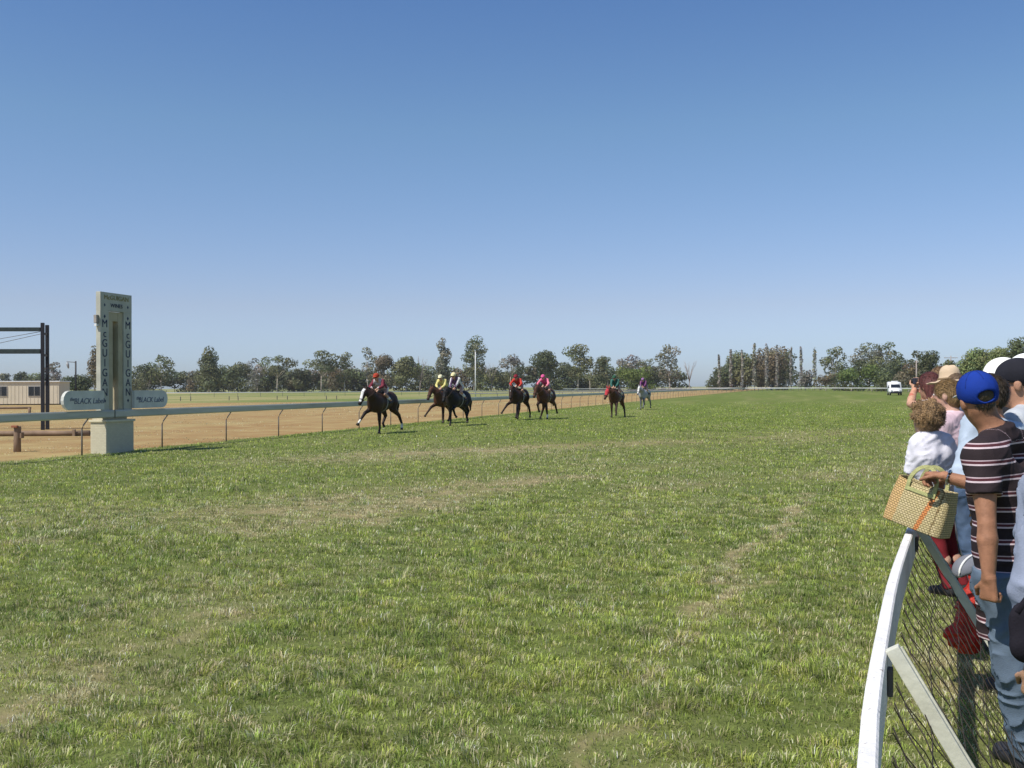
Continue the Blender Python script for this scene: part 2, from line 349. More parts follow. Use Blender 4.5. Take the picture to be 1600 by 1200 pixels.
M_core = mat('core_render', (.42, .37, .25), rough=.85, var=.15, scale=3)
M_letter = mat('letter_navy', (.02, .03, .07), rough=.5, var=.05)
M_gold = mat('letter_gold', (.26, .22, .08), rough=.5, var=.05)
WA = math.atan2(RD.y, RD.x); b0 = G(166, 709.3)
wp = thing('winning_post', 'tall pale winning post tower on a brick plinth with lettered slabs and side boards', 'winning post', b0, WA)
# local axes: x along the rail (right in the photo), y away from the turf, z up; front face at y = 0
MB().box((.575, .25, .40), (1.15, .50, .90), bev=.012).build('plinth', M_brick, wp)
MB().box((.575, .25, .875), (1.22, .57, .06), bev=.01).build('plinth_cap', M_cream, wp)
T0 = -.09; TW = 1.30; FY = .10                         # tower left edge, width, front plane
MB().box((.56, FY + .22, 1.0), (1.0, .34, .22), bev=.01).build('neck', M_brick, wp)
MB().box((T0 + .17, FY + .07, 2.49), (.34, .14, 2.76), bev=.008).build('side_slab', M_board, wp)
MB().box((T0 + TW - .17, FY + .07, 2.49), (.34, .14, 2.76), bev=.008).build('side_slab', M_board, wp)
MB().box((T0 + TW / 2, FY + .07, 4.11), (TW, .145, .50), bev=.008).build('header', M_board, wp)
core = MB()
cx = T0 + TW / 2
core.box((cx - .205, FY + .19, 2.475), (.20, .30, 2.74)); core.box((cx + .215, FY + .19, 2.475), (.18, .30, 2.74))
core.box((cx + .01, FY + .19, 3.72), (.23, .28, .25))
core.build('core_column', M_core, wp)
MB().box((cx + .01, FY + .26, 2.73), (.225, .05, 1.5)).build('slot_panel', mat('slot_panel', (.20, .21, .13), rough=.5), wp)
MB().box((T0 - .055, FY + .09, 3.62), (.10, .09, .22), bev=.01).build('camera_box', mat('grey_box', (.30, .27, .24), rough=.6), wp)
MB().box((T0 - .045, FY + .09, 3.46), (.09, .07, .06)).build('bracket', M_white, wp)
rotf = (R(90), 0, 0)
for i, ch in enumerate('McGUIGAN'):
    for x in (T0 + .17, T0 + TW - .17):
        text_obj('lettering', ch, .30, M_letter, wp, (x, FY - .004, 3.50 - i * .265), rotf)
def diamond(x, z, r, m):
    MB().add([(x - r * .8, FY - .003, z), (x, FY - .003, z - r), (x + r * .8, FY - .003, z), (x, FY - .003, z + r), (x - r * .8, FY + .002, z), (x, FY + .002, z - r), (x + r * .8, FY + .002, z), (x, FY + .002, z + r)],
             [(0, 1, 2, 3), (4, 7, 6, 5), (0, 4, 5, 1), (1, 5, 6, 2), (2, 6, 7, 3), (3, 7, 4, 0)]).build('emblem', m, wp)
for x in (T0 + .17, T0 + TW - .17): diamond(x, 3.70, .055, M_letter); diamond(x, 1.42, .055, M_letter)
text_obj('lettering', 'McGUIGAN', .175, M_gold, wp, (cx, FY - .009, 4.22), rotf, sx=1.15)
text_obj('lettering', 'WINES', .15, M_letter, wp, (cx, FY - .009, 4.01), rotf, sx=1.1)
diamond(T0 + .17, 4.01, .05, M_letter); diamond(T0 + TW - .17, 4.01, .05, M_letter)
M_side = mat('side_board_paint', (.56, .56, .50), rough=.6, var=.14, scale=2.5, bump=.1, bscale=25); M_faint = mat('letter_faded', (.10, .12, .17), rough=.6, var=.2)
def wing(x0, x1, z0, z1, left):
    h = z1 - z0; m = MB(); n = 8; pr = []
    for k in range(n + 1):
        a = math.pi / 2 - math.pi * k / n; pr.append((x1 - h / 2 + math.cos(a) * h / 2, z0 + h / 2 + math.sin(a) * h / 2))
    pr += [(x0, z0), (x0, z1)]
    if left: pr = [(x0 + x1 - x, z) for x, z in pr]
    N_ = len(pr); y0, y1 = FY - .10, FY - .012
    m.add([(x, y0, z) for x, z in pr] + [(x, y1, z) for x, z in pr], [tuple(range(N_)), tuple(range(N_, 2 * N_))[::-1]] + [(k, (k + 1) % N_, N_ + (k + 1) % N_, N_ + k) for k in range(N_)])
    o = m.build('side_board', M_side, wp)
    xm = (x0 + x1) / 2 + (.1 if left else -.1)
    text_obj('lettering', 'the', .13, M_faint, o, (xm - (.56 if left else .5), y0 - .004, z0 + h * .56), rotf, shear=.25)
    text_obj('lettering', 'BLACK Label', .21, M_faint, o, (xm + .08, y0 - .004, z0 + h * .45), rotf, shear=.2)
wing(T0 - 1.52, T0 + .02, 1.20, 1.70, True); wing(T0 + TW - .02, T0 + TW + 1.50, 1.20, 1.70, False)

# ------------------------------------------------------------------ left background structures
M_shed = mat('shed_wall', (.64, .56, .42), rough=.7, var=.06, scale=1)
a_ = G(92, 632.5); sd = thing('portable_shed', 'long low beige portable building with two small windows behind the black frame', 'shed', a_, R(8))
MB().box((-7.5, 2.0, 1.32), (15, 4.0, 2.4)).build('wall', M_shed, sd)
wl = MB()
for i in range(38): wl.box((-.2 - i * .4, -.012, 1.32), (.03, .024, 2.3))
wl.build('wall_batten', M_shed, sd)
MB().box((-7.5, 2.0, 2.58), (15.3, 4.3, .12), bev=.02).build('roof', M_white, sd)
MB().box((-7.5, 2.0, .06), (14.8, 3.8, .13)).build('base_skid', M_black, sd)
for x in (-2.55, -6.0, -10.5):
    f_ = MB().box((x, -.03, 1.52), (1.3, .06, 1.15)).build('window', mat('window_frame', (.40, .38, .34)), sd)
    for k in (-.31, .31): MB().box((x + k, -.065, 1.52), (.56, .02, 1.0)).build('pane', M_glass, f_)
M_steel = mat('dark_green_steel', (.028, .042, .040), rough=.55, var=.2)
c0 = G(67, 671.8); fr = thing('scoreboard_frame', 'tall black open steel frame with two crossbars and paired posts left of the tower', 'frame', c0, WA * 0 + R(4))
MB().box((0, 0, 2.29), (.13, .13, 4.58), bev=.01).build('post', M_black, fr)
MB().box((-.02, .55, 2.26), (.13, .13, 4.52), bev=.01).build('post', M_black, fr)
MB().box((-4.5, 0, 2.29), (.15, .15, 4.58), bev=.01).build('post', M_black, fr)
MB().box((-2.26, .003, 4.30), (4.34, .11, .17), bev=.01).build('crossbar', M_steel, fr)
MB().box((-2.26, .003, 3.36), (4.34, .11, .20), bev=.01).build('crossbar', M_steel, fr)
MB().box((-.01, .28, 4.12), (.05, .5, .10)).build('tie_bar', M_postmetal, fr)
MB().box((-.01, .28, 3.2), (.05, .5, .10)).build('tie_bar', M_postmetal, fr)
MB().tube([(-.1, 0, 4.2), (-2.2, .02, 3.82), (-4.4, 0, 3.5)], .012, 5).build('wire', M_postmetal, fr)
MB().tube([(-.1, 0, 4.1), (-2.2, .02, 3.62), (-4.4, 0, 3.3)], .012, 5).build('wire', M_postmetal, fr)
M_wood = mat('weathered_timber', (.22, .15, .10), rough=.9, var=.35, scale=4, stretch=(1, 1, .25), bump=.3, bscale=20)
M_log = mat('grey_log', (.22, .15, .10), rough=.9, var=.3, scale=2)
c0 = G(27, 706); bo = thing('timber_bollard', 'short dark brown timber post standing in the dirt behind the rail', 'post', c0)
MB().tube([(0, 0, -.1), (0, 0, .3), (.01, 0, .68), (.01, 0, .72)], [.10, .095, .095, .08], 10).build('post', M_wood, bo, True)
MB().box((-.02, -.1, .71), (.16, .10, .06), bev=.01).build('worn_top', mat('rust_red', (.30, .11, .06), rough=.8), bo)
MB().box((.13, 0, .46), (.05, .16, .16), bev=.01).build('side_cleat', M_wood, bo)
c0 = G(140, 681); lg = thing('log_edging', 'long low timber log edging lying on the dirt left of the plinth', 'log', c0, R(1))
MB().tube([(-9 + i, .03 * math.sin(i * 2.1), .10) for i in range(10)], [.10 + .01 * math.sin(i * 3) for i in range(10)], 10).build('log', M_log, lg, True)
for x in (-8.4, -4.4, -.5): MB().box((x, -.18, .1), (.1, .1, .3), bev=.01).build('stake', M_wood, lg)
c0 = G(46, 649); hr = thing('hitching_rail', 'low timber rail on short posts in front of the beige shed', 'rail', c0)
MB().tube([(-6, 0, .50), (-3, 0, .49), (.1, 0, .5)], .07, 8).build('rail', M_log, hr, True)
for x in (-5.5, -2.8, 0): MB().tube([(x, 0, -.1), (x, 0, .52)], .10, 8).build('post', M_wood, hr, True)
c0 = G(118.5, 640); lp = thing('lamp_post', 'thin black lamp post with a short arm and hanging lamp beside the shed', 'lamp post', c0)
hz = (640 - 567) / F * c0.y + .15
MB().tube([(0, 0, 0), (0, 0, hz)], .07, 8).build('pole', M_black, lp, True)
MB().tube([(0, 0, hz - .1), (-.75, 0, hz - .05)], .03, 6).build('arm', M_postmetal, lp)
MB().tube([(-.7, 0, hz - .1), (-.68, 0, hz - .3), (-.6, 0, hz - .62)], [.08, .12, .05], 8).build('lamp', mat('lamp_grey', (.35, .36, .36)), lp, True)

# ------------------------------------------------------------------ far rails of the course
def far_rail(label, pts, n, z=1.1, th=.16, step=4.5):
    P0 = pts[0]; t = thing('far_rail', label, 'rail', P0)
    ps = []
    k = len(pts)
    for i in range(n + 1):                  # Catmull-Rom through the points
        f = i / n * (k - 1); j = min(int(f), k - 2); u = f - j
        p0, p1, p2, p3 = pts[max(j - 1, 0)], pts[j], pts[j + 1], pts[min(j + 2, k - 1)]
        ps.append(.5 * ((2 * p1) + (p2 - p0) * u + (2 * p0 - 5 * p1 + 4 * p2 - p3) * u * u + (3 * p1 - p0 - 3 * p2 + p3) * u**3))
    MB().sweep([p - P0 + Vector((0, 0, z - th)) for p in ps], [(-.05, 0), (.05, 0), (.05, th), (-.05, th)]).build('rail', M_white, t)
    L_ = sum((b - a).length for a, b in zip(ps, ps[1:])); st = max(step, L_ / 95); acc = 0
    for a, b in zip(ps, ps[1:]):
        d = (b - a).length
        while acc < d:
            p = a + (b - a) * (acc / d) - P0
            MB().box((p.x, p.y, (z - th) / 2), (.06, .06, z - th)).build('post', M_postmetal, t); acc += st
        acc -= d
    return t
far_rail('white far rail with posts running along the back of the infield to the far turn', [P(-60, 608, 185), P(120, 608, 190), P(400, 607, 200), P(700, 606, 225), P(950, 605, 265), P(1120, 604, 300), P(1250, 603, 320)], 48)
for_o = [P(880, 605, 330), P(1050, 604, 345), P(1180, 603, 335), P(1280, 602.5, 300), P(1345, 602.2, 270), P(1400, 602, 235), P(1470, 602, 195), P(1540, 601, 165), P(1660, 601, 140)]
for p in for_o: p.z = 0
o_ = far_rail('white outer rail curving behind the white van at the far turn', for_o, 40, 1.15, .2)
in_ = [P(690, 606, 128), P(780, 606, 140), P(900, 605, 165), P(1010, 605, 205), P(1110, 604, 260), P(1190, 604, 310)]
for p in in_: p.z = 0
far_rail('low white inner rail bordering the dirt track behind the leading horses', in_, 36, .95, .12)
for t in bpy.data.objects:
    if t.name.startswith('far_rail'): t.location.z = 0
for i, u in enumerate((282, 298, 358, 372, 433, 449, 510, 526)):
    p = G(u, 626.5 if u < 320 else 625.5 if u < 400 else 624.5)
    t = thing('marker_peg', 'short dark marker peg standing in the green infield grass', 'peg', p, 0, 'marker pegs standing in the green infield')
    MB().tube([(0, 0, -.1), (0, 0, .55), (.01, 0, .62)], [.06, .06, .03], 6).build('peg', M_postmetal, t)
def flagpole(u, vt, vb, r, label):
    c = G(u, vb); h = (vb - vt) / F * c.y; t = thing('flagpole', label, 'pole', c)
    MB().tube([(0, 0, 0), (0, 0, h * .5), (0, 0, h)], [r, r * .9, r * .65], 8).build('pole', M_white, t, True)
    MB().tube([(0, 0, h), (0, 0, h + .12)], r * 1.2, 8).build('finial', M_white, t, True)
flagpole(743, 549, 620, .11, 'tallest white pole standing in the infield behind the black horse pair')
flagpole(782, 551, 607, .14, 'white pole in the infield just left of the red silks jockey')
flagpole(817, 566, 607, .10, 'short thin white pole in the infield above the red silks jockey')
# power pole behind the crowd
for u, vt, Y, ca, lab in ((1486, 556, 250, 1.7, 'timber power pole with a crossarm in the gap between trees above the crowd'), (1432, 562, 215, .55, 'slim grey pole standing against the dark trees right of the van')):
    c = P(u, 602, Y); c.z = 0; h = P(u, vt, Y).z; t = thing('power_pole', lab, 'pole', c)
    MB().tube([(0, 0, 0), (0, 0, h)], [.17, .12], 8).build('pole', M_twig, t, True)
    MB().box((0, 0, h - .5), (ca * 2, .12, .14)).build('crossarm', M_twig, t)
    for x in (-.85, 0.4, .85): MB().tube([(x * ca, 0, h - .45), (x * ca, 0, h - .2)], .05, 6).build('insulator', M_white, t)
# ------------------------------------------------------------------ white van
c0 = G(1397.5, 617.6); vn_ = thing('white_van', 'small white high roof van driving towards the camera on the far turf', 'van', c0, math.atan2(-c0.x, c0.y) * 0 + R(-14))
def prism_x(m, prof, w, bevel=.06):
    bm = bmesh.new(); a = [bm.verts.new((-w / 2, y, z)) for y, z in prof]; f = bm.faces.new(a)
    ex = bmesh.ops.extrude_face_region(bm, geom=[f]); 
    for v in [e for e in ex['geom'] if isinstance(e, bmesh.types.BMVert)]: v.co.x += w
    bmesh.ops.recalc_face_normals(bm, faces=bm.faces); bmesh.ops.bevel(bm, geom=list(bm.edges), offset=bevel, segments=2, affect='EDGES')
    bm.verts.index_update(); m.add([v.co.copy() for v in bm.verts], [[v.index for v in f.verts] for f in bm.faces]); bm.free(); return m
M_van = mat('van_paint', (.80, .80, .79), rough=.3, var=.03, spec=.5)
prism_x(MB(), [(-2.3, .35), (-2.35, .95), (-1.75, 1.25), (-1.15, 1.95), (-.9, 2.3), (2.3, 2.38), (2.45, 2.1), (2.45, .35)], 1.95, .09).build('body', M_van, vn_, True)
def quadbox(m, a, b, c, d, off):
    a, b, c, d = map(Vector, (a, b, c, d)); n = (b - a).cross(d - a).normalized() * off
    m.add([a, b, c, d, a + n, b + n, c + n, d + n], [(0, 1, 2, 3), (7, 6, 5, 4), (0, 4, 5, 1), (1, 5, 6, 2), (2, 6, 7, 3), (3, 7, 4, 0)]); return m
quadbox(MB(), (-.78, -1.70, 1.31), (.78, -1.70, 1.31), (.72, -1.2, 1.90), (-.72, -1.2, 1.90), .03).build('windscreen', M_glass, vn_)
for sx_ in (-1, 1):
    MB().box((sx_ * .68, -2.36, .84), (.36, .06, .2), bev=.02).build('headlight', mat('headlamp', (.5, .5, .52), rough=.15), vn_)
    MB().box((sx_ * 1.1, -1.35, 1.42), (.2, .12, .3), bev=.03).build('mirror', M_dark, vn_)
    MB().box((sx_ * .985, -.75, 1.55), (.02, .9, .6), bev=.005).build('side_window', M_glass, vn_)
    for y in (-1.5, 1.5):
        wh = MB().tube([(sx_ * .78, y, .34), (sx_ * 1.0, y, .34)], .34, 18).build('wheel', M_dark, vn_)
        MB().tube([(sx_ * 1.0, y, .34), (sx_ * 1.012, y, .34)], .2, 14).build('rim', M_railgrey, wh)
MB().box((0, -2.37, .48), (1.9, .12, .28), bev=.04).build('bumper', M_dark, vn_)
MB().box((0, -2.385, .68), (.8, .05, .12), bev=.01).build('grille', M_dark, vn_)
MB().box((0, -.2, 2.44), (1.1, .35, .14), bev=.04).build('roof_bar', M_white, vn_)

# ------------------------------------------------------------------ trees
TINT = {'olive': (.155, .165, .078), 'grey': (.20, .195, .13), 'brown': (.175, .145, .085), 'dark': (.110, .122, .058), 'green': (.15, .19, .055), 'light': (.22, .25, .10), 'mauve': (.235, .22, .185)}
def leaf_mesh(cen, size, col, nrm, droop=0.0, seed=0):
    r = np.random.default_rng(seed); n = len(cen); nn = nrm + r.normal(0, .42, (n, 3)); nn /= np.linalg.norm(nn, axis=1)[:, None]
    a = r.normal(size=(n, 3)); a -= (a * nn).sum(1)[:, None] * nn; a /= np.linalg.norm(a, axis=1)[:, None]
    b = np.cross(nn, a)
    s = (size * (.6 + .8 * r.random(n)))[:, None]; e = .45 + .4 * r.random((n, 1))
    V = np.stack([cen - b * s, cen + a * s * e * .8, cen + b * s, cen - a * s * e], 1).reshape(-1, 3)
    k = np.arange(n) * 4; me = mesh_np(V, np.stack([k, k + 1, k + 2, k + 3], 1)); vcol(me, np.repeat(col, 4, 0)); return me
_seed = [100]
def tree(u, vt, wpx, Y, kind, tint, label, vb=None, name=None, cat='tree', group=None, bark=None, dens=1.0):
    _seed[0] += 1; r = np.random.default_rng(_seed[0])
    c = P(u, 604, Y); c.z = 0; H = P(u, vt, Y).z; W = wpx / F * Y
    nm = name or {'gum': 'gum_tree', 'open': 'gum_tree', 'column': 'gum_tree', 'round': 'broad_tree', 'poplar': 'poplar_tree', 'bush': 'bush', 'weep': 'pepper_tree', 'bare': 'bare_tree'}[kind]
    W *= 1.1 if kind in ('gum', 'open', 'round') else 1
    t = thing(nm, label, cat, c, 0, group)
    cl = []                                  # clumps: centre, radii
    if kind in ('bush', 'round', 'weep'):
        n = {'bush': 9, 'round': 18, 'weep': 36}[kind]; lo = {'bush': .10, 'round': .26, 'weep': .18}[kind]
        for i in range(n):
            f = r.random() ** .8; a = r.random() * 6.283; zz = lo + (1 - lo) * f * .86; rad = W / 2 * .74 * math.sqrt(max(.05, 1 - (max(0, (zz - .35)) / .72) ** 2)) * math.sqrt(r.random())
            s = W * (.17 if kind != 'bush' else .2) * (.7 + .6 * r.random()); cl.append(((rad * math.cos(a), rad * math.sin(a), zz * H), (s, s, min(s * .8, H * .22))))
    elif kind == 'gum':
        n = int(11 + 6 * r.random())
        for i in range(n):
            f = (i + r.random()) / n; zz = .30 + .66 * f; a = r.random() * 6.283; env = (.55 + .75 * f if f < .55 else .95 * math.sqrt(max(.06, 1 - ((f - .5) / .55) ** 2)))
            rad = W / 2 * .80 * min(1, env) * (.35 + .65 * r.random()); s = W * .15 * (.7 + .6 * r.random()); cl.append(((rad * math.cos(a), rad * math.sin(a), zz * H - s * .5), (s, s, s * .72)))
    elif kind == 'open':
        n = int(11 + 5 * r.random())
        for i in range(n):
            a = r.random() * 6.283; f = r.random(); rad = W / 2 * .86 * (.25 + .75 * math.sqrt(r.random())); zz = .46 + .50 * (1 - (rad / (W / 2)) ** 2 * .5) * (.35 + .65 * f)
            s = W * .135 * (.65 + .7 * r.random()); cl.append(((rad * math.cos(a), rad * math.sin(a), min(zz, .97) * H - s * .4), (s * 1.15, s * 1.15, s * .62)))
    elif kind == 'column':
        n = 18
        for i in range(n):
            f = (i + r.random()) / n; zz = .22 + .74 * f; a = r.random() * 6.283; rad = W / 2 * .5 * r.random(); s = W * .27 * (1 - .5 * max(0, f - .6) / .4) * (.8 + .4 * r.random())
            cl.append(((rad * math.cos(a), rad * math.sin(a), zz * H - s * .3), (s, s, s * .9)))
    elif kind == 'poplar':
        n = 13
        for i in range(n):
            f = (i + .5) / n; a = r.random() * 6.283; s = W * .26 * (1.0 - .55 * f) * (.8 + .4 * r.random()); rad = W * .13 * r.random()
            cl.append(((rad * math.cos(a), rad * math.sin(a), (.10 + .86 * f) * H), (s, s, H * .06)))
    cl = [(c_, tuple(x * (1.28 if kind not in ('poplar', 'bush') else 1.1) for x in rd_)) for c_, rd_ in cl]
    px = Y / 1000.0                            # metres per pixel of the picture
    base = np.array(TINT[tint])
    cens, cols, nrms = [], [], []
    for (cc, rd) in cl:
        area = rd[0] * rd[2] * 3.0; n = int(np.clip(area / (px * px) * 1.15 * dens * (.17 if kind == 'poplar' else 1.2), 24, 900))
        d = r.normal(size=(n, 3)); d /= np.linalg.norm(d, axis=1)[:, None]; d *= (.72 + .36 * r.random((n, 1)) ** .7)
        p = np.array(cc) + d * np.array(rd); p[:, 2] = np.maximum(p[:, 2], .15)
        if kind == 'weep': p[:, 2] -= .12 * H * r.random(n) ** 2 * (np.hypot(p[:, 0], p[:, 1]) / (W / 2))
        p[:, 2] = np.clip(p[:, 2], .1, None)
        cv = base * (1.35 if kind == 'poplar' else 1) * (.72 + .62 * r.random()) * np.array([1 + .25 * (r.random() - .5), 1, 1 + .3 * (r.random() - .5)])
        cens.append(p); nrms.append(d / np.linalg.norm(d, axis=1)[:, None] + np.array([0, 0, .15])); cols.append(cv * (.7 + .6 * r.random((n, 1))))
    if cens:
        cen = np.concatenate(cens); me = leaf_mesh(cen, np.full(len(cen), px * 1.05), np.concatenate(cols), np.concatenate(nrms), seed=_seed[0], droop=.5 if kind in ('weep', 'gum', 'open') else .15)
        link('crown', me, M_leaf, t)
    m = MB(); tw = max(.14, H * .014) * (.55 if kind == 'poplar' else 1); sw = (r.random() - .5) * .06 * H
    fork = {'bush': .12, 'round': .30, 'gum': .34, 'open': .42, 'column': .75, 'poplar': .95, 'weep': .25, 'bare': .32}[kind] * H
    trunk = [Vector((sw * (z / fork) ** 2 if fork else 0, sw * .4 * (z / fork), z)) for z in (-.1, fork * .3, fork * .65, fork)]
    m.tube(trunk, [tw * 1.25, tw, tw * .85, tw * .7], 7)
    if kind == 'poplar':
        for i in range(16):
            a = r.random() * 6.283; z0 = H * (.08 + .6 * r.random()); rr_ = W * .36 * (.5 + .5 * r.random())
            m.tube([(0, 0, z0), (rr_ * .7 * math.cos(a), rr_ * .7 * math.sin(a), z0 + H * .1), (rr_ * math.cos(a), rr_ * math.sin(a), min(H, z0 + H * .28))], [tw * .35, tw * .25, tw * .1], 4)
    elif kind == 'bare':
        for i in range(11):
            a = r.random() * 6.283; z0 = fork * (.7 + .3 * r.random()); rr_ = W / 2 * (.35 + .65 * r.random()); z1 = H * (.7 + .3 * r.random())
            mid = Vector((rr_ * .45 * math.cos(a), rr_ * .45 * math.sin(a), (z0 + z1) / 2)); end = Vector((rr_ * math.cos(a), rr_ * math.sin(a), z1))
            m.tube([trunk[-1] * (z0 / fork), mid, end], [tw * .5, tw * .34, tw * .12], 4)
            for k in range(4):
                a2 = a + (r.random() - .5) * 2; m.tube([mid.lerp(end, .2 + .15 * k), mid.lerp(end, .4 + .15 * k) + Vector((math.cos(a2), math.sin(a2), .9)) * W * .12], [tw * .2, tw * .08], 4)
    elif kind != 'bush':
        for (cc, rd) in cl[::(1 if kind in ('open', 'gum') else 3)]:
            e_ = Vector(cc); s0 = trunk[-1] * (.75 + .25 * r.random()) if kind != 'column' else Vector((0, 0, min(fork, e_.z * .8)))
            mid = s0.lerp(e_, .55) + Vector((0, 0, -.03 * H)); m.tube([s0, mid, e_], [tw * .42, tw * .3, tw * .12], 5)
    m.build('trunk', bark or (M_bark if kind in ('gum', 'open', 'column') else M_twig), t, True)
    return t
TR = [
 (6, 584, 22, 430, 'round', 'grey', 'small hazy tree peeking over the shed roof at the left photo edge'),
 (33, 580, 20, 430, 'round', 'dark', 'small dark dome shaped tree above the shed between its two windows'),
 (50, 586, 60, 440, 'round', 'olive', 'low wide grey green tree line tree above the shed roof'),
 (85, 564, 30, 330, 'gum', 'mauve', 'brownish purple tree right behind the black frame posts'),
 (122, 588, 46, 250, 'round', 'dark', 'low dark spreading tree right of the shed behind the left signboard'),
 (148, 540, 26, 300, 'column', 'brown', 'tall reddish brown tree partly hidden behind the left edge of the tower'),
 (232, 566, 44, 380, 'gum', 'dark', 'dark tree standing just right of the lettered tower'),
 (252, 552, 36, 380, 'gum', 'olive', 'airy olive gum rising right of the lettered tower'),
 (326, 542, 36, 360, 'column', 'olive', 'tall upright gum with a bare white trunk and a narrow dense crown'),
 (366, 572, 36, 390, 'gum', 'dark', 'medium dark gum left of the grey thin crowned tree'),
 (402, 558, 40, 390, 'gum', 'mauve', 'grey half bare gum with a thin silvery crown'),
 (433, 549, 50, 380, 'open', 'olive', 'gum with a loose spreading crown and sky gaps left of centre'),
 (470, 576, 32, 400, 'round', 'dark', 'low dark rounded tree between two spreading gums'),
 (502, 545, 50, 380, 'open', 'olive', 'flat topped spreading gum left of the leading horse'),
 (538, 550, 34, 385, 'gum', 'olive', 'tall thin crowned gum beside the flat topped gum'),
 (575, 541, 30, 390, 'gum', 'grey', 'tall grey green gum above the leading jockey in the red helmet'),
 (597, 556, 40, 370, 'round', 'brown', 'wide brownish olive tree right above the leading jockey'),
 (634, 557, 42, 370, 'round', 'olive', 'dense dark conical tree between the leading horse and the yellow silks'),
 (656, 556, 30, 380, 'bare', 'grey', 'leafless grey tree with upright branches left of the column shaped gum'),
 (692, 528, 28, 390, 'column', 'grey', 'tallest column shaped grey green gum above the yellow silks jockey'),
 (741, 523, 54, 390, 'gum', 'olive', 'tallest umbrella crowned gum behind the white infield pole'),
 (768, 566, 30, 400, 'bare', 'grey', 'thin leafless tree right of the umbrella crowned gum'),
 (797, 547, 34, 400, 'open', 'mauve', 'pale sparse silvery tree left of the red silks jockey'),
 (852, 550, 44, 380, 'round', 'dark', 'dense dark round tree above the pink silks jockey'),
 (903, 535, 46, 380, 'gum', 'olive', 'big full gum with lumpy top left of the green silks jockey'),
 (922, 558, 24, 395, 'gum', 'olive', 'smaller gum leaning against the big lumpy topped gum'),
 (949, 555, 34, 385, 'round', 'olive', 'rounded olive tree above the horse with the red hood'),
 (985, 553, 40, 400, 'open', 'mauve', 'long pale crowned tree behind the green bushes'),
 (1010, 556, 30, 395, 'open', 'grey', 'grey airy gum beside the white trunked gum'),
 (1047, 533, 42, 375, 'gum', 'grey', 'tall gum with a white trunk and pale branches right of the grey horse'),
 (1077, 560, 24, 390, 'bare', 'grey', 'small bare tree standing alone left of the tall poplars'),
 (1162, 556, 60, 400, 'round', 'olive', 'broad dark mound of foliage below the left poplars'),
 (1205, 549, 64, 395, 'round', 'brown', 'highest brownish green foliage mound behind the middle poplars'),
 (1229, 545, 30, 390, 'gum', 'olive', 'lumpy gum top rising from the grove among the right poplars'),
 (1135, 580, 44, 400, 'round', 'dark', 'low dark tree at the left foot of the poplar grove'),
 (1124, 552, 8, 380, 'poplar', 'mauve', 'short thin leftmost poplar at the edge of the grove'),
 (1142, 544, 9, 380, 'poplar', 'mauve', 'thin brown poplar second from the left end of the row'),
 (1160, 545, 8, 380, 'poplar', 'mauve', 'faint thin poplar left of the greenest poplar'),
 (1179, 534, 13, 380, 'poplar', 'grey', 'greenest and fullest poplar rising over the grove'),
 (1198, 536, 12, 380, 'poplar', 'mauve', 'wispy bare topped poplar right of the greenest poplar'),
 (1214, 538, 10, 380, 'poplar', 'mauve', 'wispy poplar touching the lumpy gum top'),
 (1236, 541, 8, 380, 'poplar', 'mauve', 'thin poplar on the right edge of the grove'),
 (1252, 541, 9, 380, 'poplar', 'mauve', 'leafless slim poplar standing clear right of the grove'),
 (1273, 542, 13, 380, 'poplar', 'grey', 'rightmost fuller poplar standing clear before the layered gum'),
 (1258, 580, 26, 390, 'round', 'mauve', 'low brown leafless bush tree between the two free standing poplars'),
 (1305, 540, 44, 350, 'gum', 'olive', 'layered gum with separate foliage tufts right of the poplars'),
 (1358, 532, 50, 330, 'open', 'grey', 'big spreading gum with pale limbs left of the van'),
 (1385, 531, 46, 330, 'gum', 'olive', 'largest gum above the white van'),
 (1404, 552, 30, 320, 'gum', 'dark', 'dark gum directly right above the white van'),
 (1434, 545, 30, 260, 'gum', 'dark', 'dark two lobed tree left of the slim grey pole'),
 (1452, 542, 36, 250, 'round', 'dark', 'dense dark green tree above the photographing woman'),
 (1480, 562, 34, 240, 'round', 'olive', 'small greyish tree in front of the power pole'),
 (1530, 543, 56, 170, 'weep', 'light', 'pale green weeping tree above the blue cap'),
 (1562, 541, 50, 165, 'weep', 'light', 'pale weeping tree next right of the one above the blue cap'),
 (1592, 521, 40, 160, 'weep', 'olive', 'taller olive tree at the right photo edge above the dark cap'),
 (1625, 525, 60, 165, 'weep', 'brown', 'brownish tree cut off by the right photo edge'),
]
for a in TR: tree(*a)
r_ = np.random.default_rng(5)
u = 205
while u < 1245:
    if not 1062 < u < 1114:
        tree(u, 567 + 17 * r_.random(), 36 + 30 * r_.random(), 405 + 25 * r_.random(), 'bush', ['dark', 'olive', 'brown', 'dark', 'olive'][int(r_.random() * 5)], 'low dense scrub bush at the foot of the far tree line', cat='bush', group='scrub bushes along the far tree line')
    u += 13 + 8 * r_.random()
